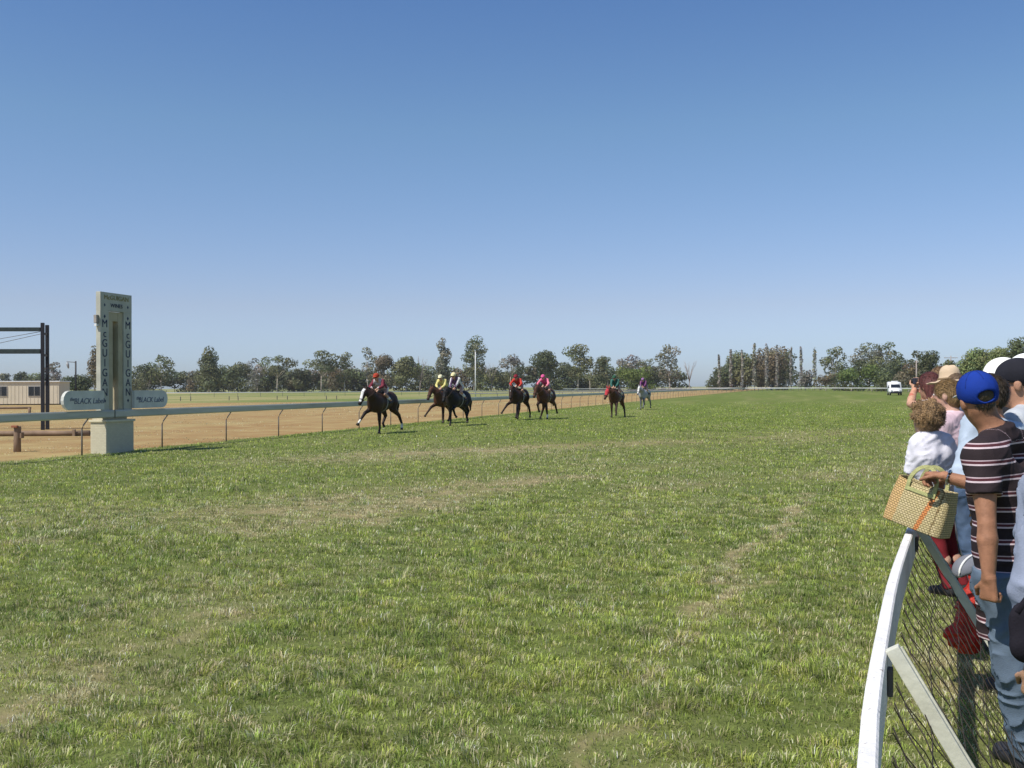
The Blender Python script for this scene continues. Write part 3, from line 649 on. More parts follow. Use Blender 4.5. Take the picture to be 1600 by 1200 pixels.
for u, vt, wpx, Y, ti in ((1290, 586, 40, 340, 'brown'), (1318, 580, 46, 330, 'dark'), (1345, 566, 54, 320, 'dark'), (1378, 562, 56, 310, 'olive'), (1408, 560, 50, 300, 'dark'), (1436, 566, 50, 280, 'brown'), (1462, 568, 50, 270, 'dark'), (1492, 566, 44, 240, 'olive'), (1515, 560, 50, 200, 'light'), (1545, 556, 60, 185, 'light'), (1580, 550, 60, 180, 'olive'), (985, 574, 60, 330, 'green'), (1012, 572, 40, 335, 'green'), (1330, 576, 50, 300, 'green'), (1362, 573, 60, 300, 'green'), (1395, 572, 50, 290, 'dark'), (1420, 570, 44, 260, 'brown'), (1448, 575, 44, 240, 'dark'), (1475, 578, 40, 230, 'dark'), (1502, 572, 40, 200, 'olive')):
    tree(u, vt, wpx, Y, 'bush', ti, 'rounded thick shrub standing in front of taller trees', cat='shrub', name='shrub', group='rounded shrubs in front of the trees')


# ------------------------------------------------------------------ smooth bodies from blended volumes
def V3(*a): return np.array(a, float)
def cone(a, b, ra, rb, k=.03, cut=False, flat=None): return ('c', np.array(a, float), np.array(b, float), ra, rb, k, cut, flat)
def ell(c, r, k=.03, ax=None): return ('e', np.array(c, float), np.array(r, float), k, np.eye(3) if ax is None else np.array(ax, float))
def prim_box(p):
    if p[0] == 'c':
        m = max(p[3], p[4]) + p[5] + .02; return np.minimum(p[1], p[2]) - m, np.maximum(p[1], p[2]) + m
    m = p[2].max() + p[3] + .02; return p[1] - m, p[1] + m
def prim_d(p, X):
    if p[0] == 'c':
        a, b, ra, rb, cut, fl = p[1], p[2], p[3], p[4], p[6], p[7]
        ab = b - a; L2 = ab @ ab; t = ((X - a) @ ab) / L2; tc = np.clip(t, 0, 1)
        D = X - a - tc[..., None] * ab
        if fl is not None:                      # flattened along a direction
            ax, s = fl; comp = D @ ax; D = D + (comp * (1 / s - 1))[..., None] * ax
        d = np.sqrt((D * D).sum(-1)) - (ra + (rb - ra) * tc)
        if cut: d = np.maximum(d, (t - 1) * math.sqrt(L2))
        return d
    q = ((X - p[1]) @ p[4].T) / p[2]; k0 = np.sqrt((q * q).sum(-1)) + 1e-9; q2 = q / p[2]; k1 = np.sqrt((q2 * q2).sum(-1)) + 1e-9
    return k0 * (k0 - 1) / k1
def blend(prims, res, sub=(), planes=(), wr=0.0, wf=22.0):
    """prims smooth-joined; sub = prims carved away; planes = (point, normal) half spaces removed; wr = cloth wrinkles"""
    los, his = zip(*[prim_box(p) for p in prims]); lo = np.min(los, 0) - 2 * res; hi = np.max(his, 0) + 2 * res
    n = np.ceil((hi - lo) / res).astype(int) + 1; D = np.full(n, .5, np.float32)
    ax = [lo[i] + np.arange(n[i]) * res for i in range(3)]
    def region(p):
        a, b = prim_box(p); i0 = np.maximum(np.floor((a - lo) / res).astype(int), 0); i1 = np.minimum(np.ceil((b - lo) / res).astype(int) + 1, n)
        if (i1 <= i0).any(): return None, None
        sl_ = tuple(slice(i0[i], i1[i]) for i in range(3)); X = np.stack(np.meshgrid(*[ax[i][sl_[i]] for i in range(3)], indexing='ij'), -1); return sl_, X
    for p in prims:
        sl_, X = region(p); d = prim_d(p, X); k = p[5] if p[0] == 'c' else p[3]; o = D[sl_]
        h = np.maximum(k - np.abs(d - o), 0) / max(k, 1e-6); D[sl_] = np.minimum(d, o) - h * h * k * .25
    if wr:
        wf = wf * (2.4 if wf < 39 else 1)
        X = np.meshgrid(*ax, indexing='ij'); s = X[0] * 1.3 + X[1] * .9
        a1 = np.sin(wf * (X[2] * .8 + s * .7) * .6 + 2.2 * np.sin(wf * .45 * (s - X[2]) + 1.3)); a2 = np.sin(wf * 1.1 * (X[2] * .5 - X[0] + X[1] * .6) + 1.7 * np.sin(wf * .6 * X[2]))
        msk = .5 + .5 * np.sin(wf * .31 * (X[0] - X[1] * 1.3 + X[2] * .7) + .7)
        D += wr * 1.5 * ((1 - np.abs(a1)) ** 2 * (-1.1) * msk + .45 * a2 * (1 - .5 * msk) + .35)
    for p in sub:
        sl_, X = region(p)
        if sl_ is not None: D[sl_] = np.maximum(D[sl_], -prim_d(p, X))
    for pt, nr in planes:
        nr = np.array(nr, float); nr /= np.linalg.norm(nr); c = float(nr @ np.array(pt))
        D = np.maximum(D, (ax[0][:, None, None] * nr[0] + ax[1][None, :, None] * nr[1] + ax[2][None, None, :] * nr[2] - c).astype(np.float32))
    return nets(D, lo, res)
def nets(D, lo, h):
    s = D < 0; nx, ny, nz = D.shape
    cn = sum(s[a:nx - 1 + a, b:ny - 1 + b, c:nz - 1 + c].astype(np.int8) for a in (0, 1) for b in (0, 1) for c in (0, 1))
    act = (cn > 0) & (cn < 8); I, J, K = np.nonzero(act); N_ = len(I); idx = np.full(act.shape, -1, np.int32); idx[act] = np.arange(N_)
    acc = np.zeros((N_, 3)); cnt = np.zeros(N_)
    cs = [(a, b, c) for a in (0, 1) for b in (0, 1) for c in (0, 1)]
    for a in cs:
        for d in range(3):
            if a[d]: continue
            b = list(a); b[d] = 1
            d0 = D[I + a[0], J + a[1], K + a[2]]; d1 = D[I + b[0], J + b[1], K + b[2]]; m = (d0 < 0) != (d1 < 0)
            t = np.where(m, d0 / np.where(m, d0 - d1, 1), 0); p = np.array(a, float)[None] + t[:, None] * np.eye(3)[d]
            acc[m] += p[m]; cnt[m] += 1
    V = lo + (np.stack([I, J, K], 1) + acc / np.maximum(cnt, 1)[:, None]) * h
    Q = []
    for d in range(3):
        a = [slice(None)] * 3; b = [slice(None)] * 3; a[d] = slice(0, -1); b[d] = slice(1, None)
        ch = s[tuple(a)] != s[tuple(b)]; e = [x for x in range(3) if x != d]
        m = np.zeros_like(ch); inner = [slice(None)] * 3; inner[e[0]] = slice(1, -1); inner[e[1]] = slice(1, -1); m[tuple(inner)] = ch[tuple(inner)]
        c = np.stack(np.nonzero(m), 1); u1 = np.eye(3, dtype=int)[e[0]]; u2 = np.eye(3, dtype=int)[e[1]]
        q = np.stack([idx[tuple((c - u1 - u2).T)], idx[tuple((c - u2).T)], idx[tuple(c.T)], idx[tuple((c - u1).T)]], 1)
        ins = s[tuple(c.T)]; flip = ins if d != 1 else ~ins
        q = np.where(flip[:, None], q, q[:, ::-1]); Q.append(q)
    Q = np.concatenate(Q); return V, Q[(Q >= 0).all(1)]
def blob(name, vq, m, root, origin, colf=None, col_name='col'):
    V, Q = vq; me = mesh_np(V - np.array(origin), Q)
    if colf is not None: vcol(me, colf(V), col_name)
    o = link(name, me, m, root, True); return o
def unit(v): v = np.array(v, float); return v / np.linalg.norm(v)
def ik(s, e, l1, l2, hint):
    s, e = np.array(s), np.array(e); d = e - s; L = min(np.linalg.norm(d), (l1 + l2) * .995); d = unit(d); a = (l1 * l1 - l2 * l2 + L * L) / (2 * L)
    h = math.sqrt(max(l1 * l1 - a * a, 0)); hv = np.array(hint, float); hv -= (hv @ d) * d
    return s + d * a + unit(hv) * h, s + d * L

# ------------------------------------------------------------------ people
SKIN = (.47, .27, .18)
def person_pose(base, face, H=1.72, lean=(0, 0), look=None, arms=None, sit=False):
    k = H / 1.75; f = np.array([*unit(face), 0]); rt = np.array([f[1], -f[0], 0]); b = np.array(base, float)
    def W(x, y, z):
        t = min(1, max(0, z / 1.55)) ** 1.2; return b + k * (rt * x + f * y) + np.array([lean[0] * t, lean[1] * t, z * k])
    J = {'f': f, 'r': rt, 'k': k, 'base': b, 'look': unit(look) if look is not None else f}
    J['pel'] = W(0, 0, .95); J['waist'] = W(0, .01, 1.10); J['chest'] = W(0, .02, 1.30); J['neck'] = W(0, -.005, 1.475); J['head'] = W(0, .03, 1.635)
    for s, n in ((-1, 'L'), (1, 'R')):
        J['sh' + n] = W(s * .185, -.005, 1.425); J['hip' + n] = W(s * .09, 0, .92); J['kn' + n] = W(s * .10, .03, .50); J['an' + n] = W(s * .105, -.02, .085); J['toe' + n] = W(s * .125, .17, .035)
        wr = (arms or {}).get(n)
        if wr is None: wr = (W(s * .27, .06, .86), unit(rt * s * .5 - f))
        J['el' + n], J['wr' + n] = ik(J['sh' + n], wr[0], .30 * k, .265 * k, wr[1])
        J['hd' + n] = unit(wr[2]) if len(wr) > 2 else unit(J['wr' + n] - J['el' + n] + .15 * f)
        J['curl' + n] = wr[3] if len(wr) > 3 else .5
    return J
def hand_prims(w, d, nrm, thumb, k, curl):
    d = unit(d); nrm = np.array(nrm, float); nrm -= (nrm @ d) * d; nrm = unit(nrm); sd = np.cross(d, nrm); sd = sd if sd @ thumb > 0 else -sd
    P_ = []; pe = w + d * .085 * k
    for o in (-.028, -.010, .010, .028): P_.append(cone(w + sd * o * .6 * k, pe + sd * o * k, .014 * k, .0125 * k, .012))
    for o, L in ((.030, .070), (.010, .078), (-.010, .073), (-.029, .058)):
        p = pe + sd * o * k; dd = d; nm_ = nrm
        for j, fr in enumerate((.45, .32, .23)):
            a = curl * (.90, 1.0, .6)[j]; dd, nm_ = unit(dd * math.cos(a) + nm_ * math.sin(a)), unit(nm_ * math.cos(a) - dd * math.sin(a)); q = p + dd * L * fr * k; P_.append(cone(p, q, .0088 * k, .0080 * k, .004)); p = q
    p = w + d * .03 * k + sd * .030 * k; q = p + unit(d * .55 + sd * .75 + nrm * .3) * .042 * k; r = q + unit(d * .9 + sd * .2 + nrm * .4) * .034 * k
    P_ += [cone(p, q, .0125 * k, .0105 * k, .012), cone(q, r, .010 * k, .0085 * k, .005)]
    return P_
def torso_prims(J, g=0.0, low=0.0, rad=1.0):
    k, rt = J['k'], J['r']; up = unit(J['chest'] - J['pel']); pr = []
    pel = J['pel'] - up * low
    fw = np.cross(up, rt); fw = unit(fw); rt2 = unit(J['shR'] - J['shL'])
    for s in (-1, 1):
        pr.append(cone(pel + rt * s * .070 * k, J['waist'] + rt * s * .060 * k, (.112 * rad + g) * k, (.105 * rad + g) * k, .05))
        pr.append(cone(J['waist'] + rt * s * .060 * k, J['chest'] + rt2 * s * .080 * k, (.105 * rad + g) * k, (.108 * rad + g) * k, .05))
        n_ = 'R' if s > 0 else 'L'
        pr.append(cone(J['chest'] + rt2 * s * .080 * k, J['sh' + n_] - rt2 * s * .05 * k - up * .03 * k, (.108 * rad + g) * k, (.075 + g) * k, .05))
        pr.append(cone(J['neck'] - up * .015 * k, J['sh' + n_] - up * .005 * k, (.050 + g) * k, (.058 + g) * k, .05))
    return pr
def head_prims(J):
    k = J.get('hk', J['k']); l = J['look']; h = J['head']; up = unit(h - J['neck'] + np.array([0, 0, .35])); l = unit(l - (l @ up) * up); sd = np.cross(l, up); AX = [sd, l, up]
    pr = [cone(J['neck'] - up * .04 * k, h - up * .055 * k - l * .015 * k, .060 * J['k'], .058 * k, .04),
          ell(h + up * .030 * k - l * .008 * k, np.array([.076, .096, .092]) * k, .04, AX),
          ell(h + l * .030 * k - up * .045 * k, np.array([.060, .070, .080]) * k, .04, AX),
          cone(h + l * .092 * k + up * .012 * k, h + l * .112 * k - up * .022 * k, .010 * k, .016 * k, .014),
          ell(h + l * .088 * k - up * .062 * k, np.array([.026, .013, .012]) * k, .012, AX),
          ell(h + l * .075 * k - up * .098 * k, np.array([.026, .022, .020]) * k, .03, AX)]
    for s in (-1, 1):
        pr.append(ell(h + sd * s * .082 * k - l * .008 * k - up * .008 * k, np.array([.012, .022, .034]) * k, .008, AX))
    return pr, up, l, sd, AX
def make_person(label, J, res=.012, skin=SKIN, shirt=None, pants=None, hair=None, hat=None, shoes=(.03, .03, .035), group=None, extra=None, eyes=True, name='person'):
    k = J['k']; kb = k; org = J['base']; root = thing(name, label, 'person', tuple(org), 0, group)
    hp, up, l, sd, AX = head_prims(J); f = J['f']; rt = J['r']; tup = unit(J['chest'] - J['pel'])
    pr = torso_prims(J) + hp
    for n, s in (('L', -1), ('R', 1)):
        pr += [cone(J['sh' + n], J['el' + n] * .6 + J['sh' + n] * .4, .050 * k, .045 * k, .03), cone(J['el' + n] * .6 + J['sh' + n] * .4, J['el' + n], .045 * k, .036 * k, .006), cone(J['el' + n], J['el' + n] * .7 + J['wr' + n] * .3, .036 * k, .041 * k, .006), cone(J['el' + n] * .7 + J['wr' + n] * .3, J['wr' + n], .041 * k, .025 * k, .006)]
        pr += [cone(J['hip' + n], J['kn' + n], .085 * k, .056 * k, .05), cone(J['kn' + n], J['kn' + n] * .65 + J['an' + n] * .35 - f * .015 * k, .056 * k, .055 * k, .03), cone(J['kn' + n] * .65 + J['an' + n] * .35 - f * .015 * k, J['an' + n], .055 * k, .038 * k, .03), cone(J['an' + n] - np.array([0, 0, .04 * k]), J['toe' + n], .042 * k, .030 * k, .03)]
        nrm = -rt * s if abs(J['hd' + n][2]) > .6 else np.array([0, 0, -1.0])
        th = f if abs(J['hd' + n][2]) > .6 else -rt * s
        hv = hand_prims(J['wr' + n], J['hd' + n], J.get('nrm' + n, nrm), J.get('th' + n, th), k, J['curl' + n])
        pr += hv
    S = np.array(skin); hd = J['head']; k = J.get('hk', kb)
    def bodycol(V):
        c = np.tile(S, (len(V), 1)); q = V - hd; a = q @ l; b = q @ up; d = q @ sd
        lips = (a > .07 * k) & (np.abs(b + .062 * k) < .011 * k) & (np.abs(d) < .026 * k); c[lips] = S * np.array([.95, .55, .55])
        chk = (a > .03 * k) & (np.abs(b + .02 * k) < .03 * k); c[chk] *= np.array([1.05, .93, .92]); return c
    body = blob('body', blend(pr, res), SKINA, root, org, bodycol)
    if eyes:
        for s in (-1, 1):
            e_ = hd + sd * s * .031 * k + l * .083 * k + up * .012 * k
            o = blob('eye', blend([ell(e_, np.array([.013, .009, .009]) * k, .001, AX)], .004), cmat('eye', (.55, .53, .5), rough=.2), root, org)
            blob('pupil', blend([ell(e_ + l * .006 * k, np.array([.006, .005, .006]) * k, .001, AX)], .003), cmat('pupil', (.02, .014, .01), rough=.1), o, (0, 0, 0))
            bpy.data.objects[-1] if False else None
    k = kb
    def arm_sleeve(n, fr, g):
        a, e, w_ = J['sh' + n], J['el' + n], J['wr' + n]; 
        if fr <= 1: return [cone(a, a + (e - a) * fr, (.056 + g) * k, (.055 + g) * k, .03, True)]
        return [cone(a, e, (.054 + g) * k, (.046 + g) * k, .03), cone(e, e + (w_ - e) * (fr - 1), (.046 + g) * k, (.033 + g) * k, .02, True)]
    if shirt:
        g = shirt.get('g', .014); lowd = shirt.get('low', .06) * k; pr = torso_prims(J, g, lowd + .06 * k, shirt.get('rad', 1))
        for n in 'LR': pr += arm_sleeve(n, shirt.get('sleeve', .62), g * .9)
        pl = [(J['pel'] - tup * lowd, -tup)]; neckc = [ell(J['neck'] + up * .05 * k + l * .02 * k, np.array([.068, .075, .075]) * k, .01, AX)]
        if shirt.get('collar', True): pr.append(cone(J['neck'] - up * .02 * k, J['neck'] + up * .038 * k - l * .01 * k, .074 * k, .068 * k, .015, True)); neckc = [ell(J['neck'] + up * .06 * k + l * .05 * k, np.array([.055, .06, .05]) * k, .01, AX)]
        vq = blend(pr, shirt.get('res', res), sub=neckc, planes=pl, wr=shirt.get('wr', .0028) * k, wf=shirt.get('wf', 24))
        if shirt.get('arms'):                       # two colours: body and sleeves
            c1, c2 = np.array(shirt['col']), np.array(shirt['arms'])
            def sc_(V):
                x = np.abs((V - J['chest']) @ rt); return np.where((x > .175 * k)[:, None], c2, c1)
            blob('shirt', vq, CLOTHA, root, org, sc_)
        elif shirt.get('stripes'):
            V, Q = vq; me = mesh_np(V - org, Q); z = (V - J['pel']) @ tup
            z = np.where(((V - J['neck']) @ tup > -.028 * k) & (np.linalg.norm(np.cross(V - J['neck'], tup), axis=1) < .095 * k), .004, z)
            vflt(me, z, 'band'); link('shirt', me, shirt['mat'], root, True)
        else: blob('shirt', vq, shirt.get('mat') or cloth(shirt['col']), root, org)
    if pants:
        g = pants.get('g', .016); fr = pants.get('len', 1.0); pr = []; top = pants.get('top', .06) * k
        for s, n in ((-1, 'L'), (1, 'R')):
            pr.append(cone(J['pel'] + rt * s * .072 * k + tup * (top + .05 * k), J['pel'] + rt * s * .078 * k - tup * .03, (.108 + g) * k, (.115 + g) * k, .05))
            h_, kn, an = J['hip' + n], J['kn' + n], J['an' + n]
            if fr >= .55: pr += [cone(h_, kn, (.086 + g) * k, (.060 + g) * k, .035), cone(kn, kn + (an - kn) * min(1.05, (fr - .5) * 2.06), (.060 + g) * k, (.050 + g * 1.2) * k, .03, True)]
            else: pr.append(cone(h_, h_ + (kn - h_) * fr * 2, (.088 + g) * k, (.085 + g) * k, .035, True))
        blob('trousers' if fr >= .55 else 'shorts', blend(pr, pants.get('res', res), planes=[(J['pel'] + tup * top, tup)], wr=pants.get('wr', .003) * k, wf=20), pants.get('mat') or denim(pants['col']), root, org)
    if shoes:
        for n in 'LR':
            a, t = J['an' + n], J['toe' + n]; z0 = min(t[2], a[2]) - .033 * k
            pr = [cone(a - f * .03 * k - np.array([0, 0, .03 * k]), t, .052 * k, .042 * k, .03), cone(a + np.array([0, 0, .0]), a - np.array([0, 0, .04 * k]), .050 * k, .052 * k, .03)]
            blob('shoe', blend(pr, max(res, .01), planes=[((0, 0, z0), (0, 0, -1))]), cmat('shoe', shoes, rough=.6), root, org)
    k = J.get('hk', kb)
    if hair:
        m = hairm(hair['col']); st = hair.get('style', 'short'); g = hair.get('g', .012) * k * (1 if not hat or hat['kind'] != 'cap' else 0)
        pr = [ell(hd + up * .034 * k - l * .012 * k, np.array([.080, .098, .094]) * k + g, .03, AX)]
        pl = [(hd + l * .068 * k + up * .045 * k, unit(l * .9 - up * .42))]
        sub_ = [ell(hd + l * .10 * k - up * .05 * k, np.array([.075, .085, .10]) * k, .01, AX)]
        if st == 'short': pl.append((hd - up * .055 * k, -up))
        if st in ('tail', 'long', 'curly'): pr.append(ell(hd - l * .045 * k - up * .03 * k, np.array([.078, .065, .085]) * k, .04, AX))
        if st == 'tail':
            a = hd - l * .085 * k + up * .045 * k; pr += [cone(a, a - l * .065 * k + up * .005 * k, .022 * k, .030 * k, .015), cone(a - l * .065 * k, a - l * .085 * k - up * .13 * k, .033 * k, .030 * k, .02), cone(a - l * .085 * k - up * .13 * k, a - l * .065 * k - up * .23 * k, .030 * k, .008 * k, .02)]
        if st == 'long':
            for s in (-1, 0, 1): pr.append(cone(hd - l * .055 * k + sd * s * .045 * k, hd - l * .07 * k + sd * s * .06 * k - up * .27 * k, .060 * k, .035 * k, .04))
        if st == 'curly':
            r = np.random.default_rng(3)
            for i in range(64):
                d = unit(r.normal(size=3)); 
                if d @ l > .45 and d @ up < .5: continue
                pr.append(ell(hd + up * .02 * k - l * .012 * k + (AX[0] * d[0] * .100 + AX[1] * d[1] * .115 + AX[2] * d[2] * .108) * k, np.full(3, .022 + .016 * r.random()) * k, .003))
        V, Q = blend(pr, min(res, .009), sub=sub_, planes=pl, wr=.0016, wf=70)
        r = np.random.default_rng(len(V)); ns = int(len(V) * (.9 if st == 'curly' else 1.6 if res < .0095 else .7)); b0_ = V[r.integers(0, len(V), ns)]
        if hat: b0_ = b0_[(b0_ - hd) @ up < -.012 * k]; ns = len(b0_)
        n_ = b0_ - hd; n_ /= np.linalg.norm(n_, axis=1)[:, None]
        fl = -up * .9 - l * .7 + r.normal(0, .14, (ns, 3)) if st != 'curly' else r.normal(0, 1, (ns, 3)); fl = fl - (fl * n_).sum(1)[:, None] * n_; fl /= np.linalg.norm(fl, axis=1)[:, None]
        sd_ = np.cross(n_, fl); L_ = (.018 + .022 * r.random((ns, 1))) * k; w_ = .0016 * k; o_ = (.001 + (.005 if st == 'curly' else .0018) * r.random((ns, 1))) * k
        e0 = b0_ - n_ * .002; e1 = b0_ + fl * L_ * .5 + n_ * (o_ + (.004 if st == 'curly' else 0)); e2 = b0_ + fl * L_ + n_ * o_ * (.3 if st != 'curly' else 1.2)
        RV = np.stack([e0 - sd_ * w_, e0 + sd_ * w_, e1 + sd_ * w_, e1 - sd_ * w_, e2 + sd_ * w_ * .4, e2 - sd_ * w_ * .4], 1).reshape(-1, 3); bi = len(V) + np.arange(ns) * 6
        blob('hair', (np.r_[V, RV], np.r_[Q, np.stack([bi, bi + 1, bi + 2, bi + 3], 1), np.stack([bi + 3, bi + 2, bi + 4, bi + 5], 1)]), m, root, org)
    if hat:
        t = hat['kind']; m = cloth(hat['col']); c = hd + up * .045 * k - l * .006 * k
        if t == 'cap':
            pr = [ell(c, np.array([.094, .118, .103]) * k, .02, AX)]
            su = [ell(hd - l * .115 * k + up * .020 * k, np.array([.044, .05, .028]) * k, .01, AX)] if hat.get('gap') else []
            o = blob('cap', blend(pr, min(res, .007), sub=su, planes=[(hd + up * .008 * k, unit(-up + l * .28))], wr=.0007, wf=40), m, root, org)
            bd = unit(l - up * .18); bc = hd + up * .034 * k + l * .095 * k
            blob('brim', blend([ell(bc + bd * .028 * k, np.array([.072, .075, .0075]) * k, .005, [sd, bd, np.cross(sd, bd)])], .005), cloth(hat.get('brim', hat['col'])), o, (0, 0, 0))
            if hat.get('gap'):
                sm_ = MB(); RX = np.array([.0945, .1185, .1035]) * k
                for q_ in range(6):
                    th = (q_ + .5) * math.pi / 3; sm_.tube([Vector(c + sd * RX[0] * math.cos(th) * math.sin(p_) + l * RX[1] * math.sin(th) * math.sin(p_) + up * RX[2] * math.cos(p_)) for p_ in [i_ * (1.32 if math.sin(th) > -.8 else .95) / 9 for i_ in range(10)]], .0013, 5)
                sm_.build('seam', cmat('seam', (.006, .02, .13), rough=.9), o, True)
            if hat.get('gap'): blob('button', blend([ell(c + up * .097 * k, (.009, .009, .006), .001)], .004), m, o, (0, 0, 0))
        elif t == 'hat':
            o = blob('hat', blend([cone(hd + up * .050 * k, hd + up * .115 * k, .095 * k, .080 * k, .02), ell(hd + up * .05 * k, np.array([.175, .20, .012]) * k, .03, AX)], .009, sub=[ell(hd + up * .205 * k, np.array([.028, .10, .04]) * k, .01, AX)]), m, root, org)
            blob('hat_band', blend([cone(hd + up * .064 * k, hd + up * .085 * k, .099 * k, .096 * k, .01, True)], .006), cloth(hat.get('band', (.2, .14, .08))), o, (0, 0, 0))
        elif t == 'sunhat':
            blob('hat', blend([ell(hd + up * .055 * k, np.array([.095, .112, .10]) * k, .03, AX), ell(hd + up * .045 * k, np.array([.19, .205, .014]) * k, .03, AX)], .009, planes=[(hd + up * .032 * k, -up)]), m, root, org)
        elif t == 'helmet':
            o = blob('helmet', blend([ell(hd + up * .045 * k - l * .005 * k, np.array([.115, .135, .118]) * k, .02, AX), ell(hd + up * .05 * k + l * .12 * k, np.array([.075, .06, .012]) * k, .02, AX)], .012, planes=[(hd + up * .012 * k, -up)]), m, root, org)
            blob('goggles', blend([ell(hd + l * .085 * k + up * .012 * k, np.array([.070, .03, .028]) * k, .01, AX)], .01), cmat('goggle', (.03, .03, .035), rough=.2), root, org)
    if extra: extra(root, J, org, (hd, up, l, sd, AX))
    # sub-parts were built around the person's own base: keep them in place under their part
    for ch in list(root.children):
        for g2 in ch.children:
            if not g2.get('_fixed'):
                g2.location = tuple(-np.array(org)); g2['_fixed'] = 1
    for ch in root.children:
        for g2 in ch.children:
            if '_fixed' in g2: del g2['_fixed']
    return root
SKINA = mat('skin_tone', SKIN, rough=.6, var=.2, scale=30, bump=.25, bscale=220, attr='col', spec=.35)
CLOTHA = mat('cloth_two_tone', (1, 1, 1), rough=.8, var=.1, scale=14, bump=.12, bscale=150, attr='col', spec=.2)


# ------------------------------------------------------------------ spectators' fence on the right
FP = [Vector(p) for p in ((.02, .1, .95), (.37, 1.1, .95), (.74, 2.085, .95), (.90, 2.505, .95), (1.159, 3.136, .95), (1.605, 4.19, .95), (2.36, 5.87, .95), (3.30, 8.0, .95), (4.6, 11.0, .95), (5.9, 14.0, .95))]
def fence_pt(t):                           # t in metres of Y
    for a, b, i in zip(FP, FP[1:], range(99)):
        if t <= b.y or i == len(FP) - 2:
            p0, p3 = FP[max(i - 1, 0)], FP[min(i + 2, len(FP) - 1)]; u = (t - a.y) / (b.y - a.y)
            m1 = (b - p0) / (b.y - p0.y) * (b.y - a.y); m2 = (p3 - a) / (p3.y - a.y) * (b.y - a.y)
            return a * (2 * u**3 - 3 * u * u + 1) + m1 * (u**3 - 2 * u * u + u) + b * (-2 * u**3 + 3 * u * u) + m2 * (u**3 - u * u)
def fence_n(t):
    d = fence_pt(t + .05) - fence_pt(t - .05); d.normalize(); return Vector((d.y, -d.x, 0))
def fence_at(t, w_):                       # w 0 at the rail, 1 at the ground
    s = .56 if t < 6.0 else max(.15, .56 - (t - 6.0) * .19)
    p = fence_pt(t) + fence_n(t) * (.03 + s * w_); p.z = .93 - .95 * w_; return p
M_weather = mat('weathered_white_paint', (.74, .72, .69), rough=.6, var=.10, scale=4, bump=.25, bscale=45)
def chip(m):                               # chips where the paint has come off
    t = m.node_tree; N = t.nodes; L = t.links; b = N['Principled BSDF']; src = b.inputs['Base Color'].links[0].from_socket
    nz = N.new('ShaderNodeTexNoise'); nz.inputs['Scale'].default_value = 38; nz.inputs['Detail'].default_value = 8; tc = N.new('ShaderNodeTexCoord'); L.new(tc.outputs['Object'], nz.inputs[0])
    r = N.new('ShaderNodeMapRange'); r.inputs[1].default_value = .66; r.inputs[2].default_value = .70; L.new(nz.outputs[0], r.inputs[0])
    x = N.new('ShaderNodeMix'); x.data_type = 'RGBA'; L.new(r.outputs[0], x.inputs[0]); L.new(src, x.inputs[6]); x.inputs[7].default_value = (.32, .27, .23, 1); L.new(x.outputs[2], b.inputs['Base Color'])
chip(M_weather)
M_creamp = mat('cream_steel', (.55, .54, .44), rough=.55, var=.15, scale=5, bump=.15, bscale=30)
M_wire = mat('rusty_wire', (.045, .036, .028), rough=.7, var=.4, scale=20)
fe = thing('spectator_fence', 'curved white topped spectator fence with sloping cream posts and diamond wire mesh', 'fence', (0, 0, 0))
MB().sweep([fence_pt(.1 + 13.9 * i / 60) for i in range(61)], [(-.021, -.16), (.021, -.16), (.021, -.006), (.015, 0), (-.015, 0), (-.021, -.006)]).build('rail', M_weather, fe)
for t in (.45, 3.02, 5.62, 8.3, 11.0, 13.6):
    a, b = fence_at(t, -.02), fence_at(t, 1.06); d = (b - a).normalized(); fd = (fence_pt(t + .05) - fence_pt(t - .05)).normalized(); nn = d.cross(fd); nn = nn if nn.z > 0 else -nn; a += nn * .012; b += nn * .026
    rot = Matrix((nn.cross(d), nn, d)).transposed(); L_ = (b - a).length
    pb = MB().box((a + b) / 2, (.038, .042, L_), rot, bev=.003).box((a + b) / 2 + fd * .012 + nn * .0235, (.010, .006, L_ * .98), rot).build('post', M_creamp, fe)
    MB().box(fence_pt(t) + Vector((0, 0, -.095)) + fence_n(t) * .030, (.055, .016, .08), Matrix((fd, fence_n(t), Vector((0, 0, 1)))).transposed(), bev=.004).build('bracket', mat('bracket_steel', (.10, .085, .075), rough=.7), pb)
wm = MB()
def wire_line(t0, dirn):                   # a diagonal wire across the sloping mesh, slightly wavy where it crosses others
    pts = []
    for i in range(15):
        w_ = .03 + .93 * i / 14; t = t0 + dirn * (w_ - .03) * .42
        if .2 < t < 13.8: pts.append(fence_at(t, w_) + fence_n(t) * (.004 * (-1) ** i))
    if len(pts) > 2: wm.tube(pts, .0021, 4, False)
t = -.4
while t < 13.6:
    wire_line(t, 1); wire_line(t + .42, -1); t += .19
for w0 in (.2, .38, .56, .76): wm.tube([fence_at(.2 + 13.5 * i / 60, w0 + .012 * math.sin(i * 2.3)) for i in range(61)], .0019, 4)
wm.tube([fence_at(.2 + 13.5 * i / 60, .96) for i in range(61)], .0024, 4)
wm.build('wire_mesh', M_wire, fe)

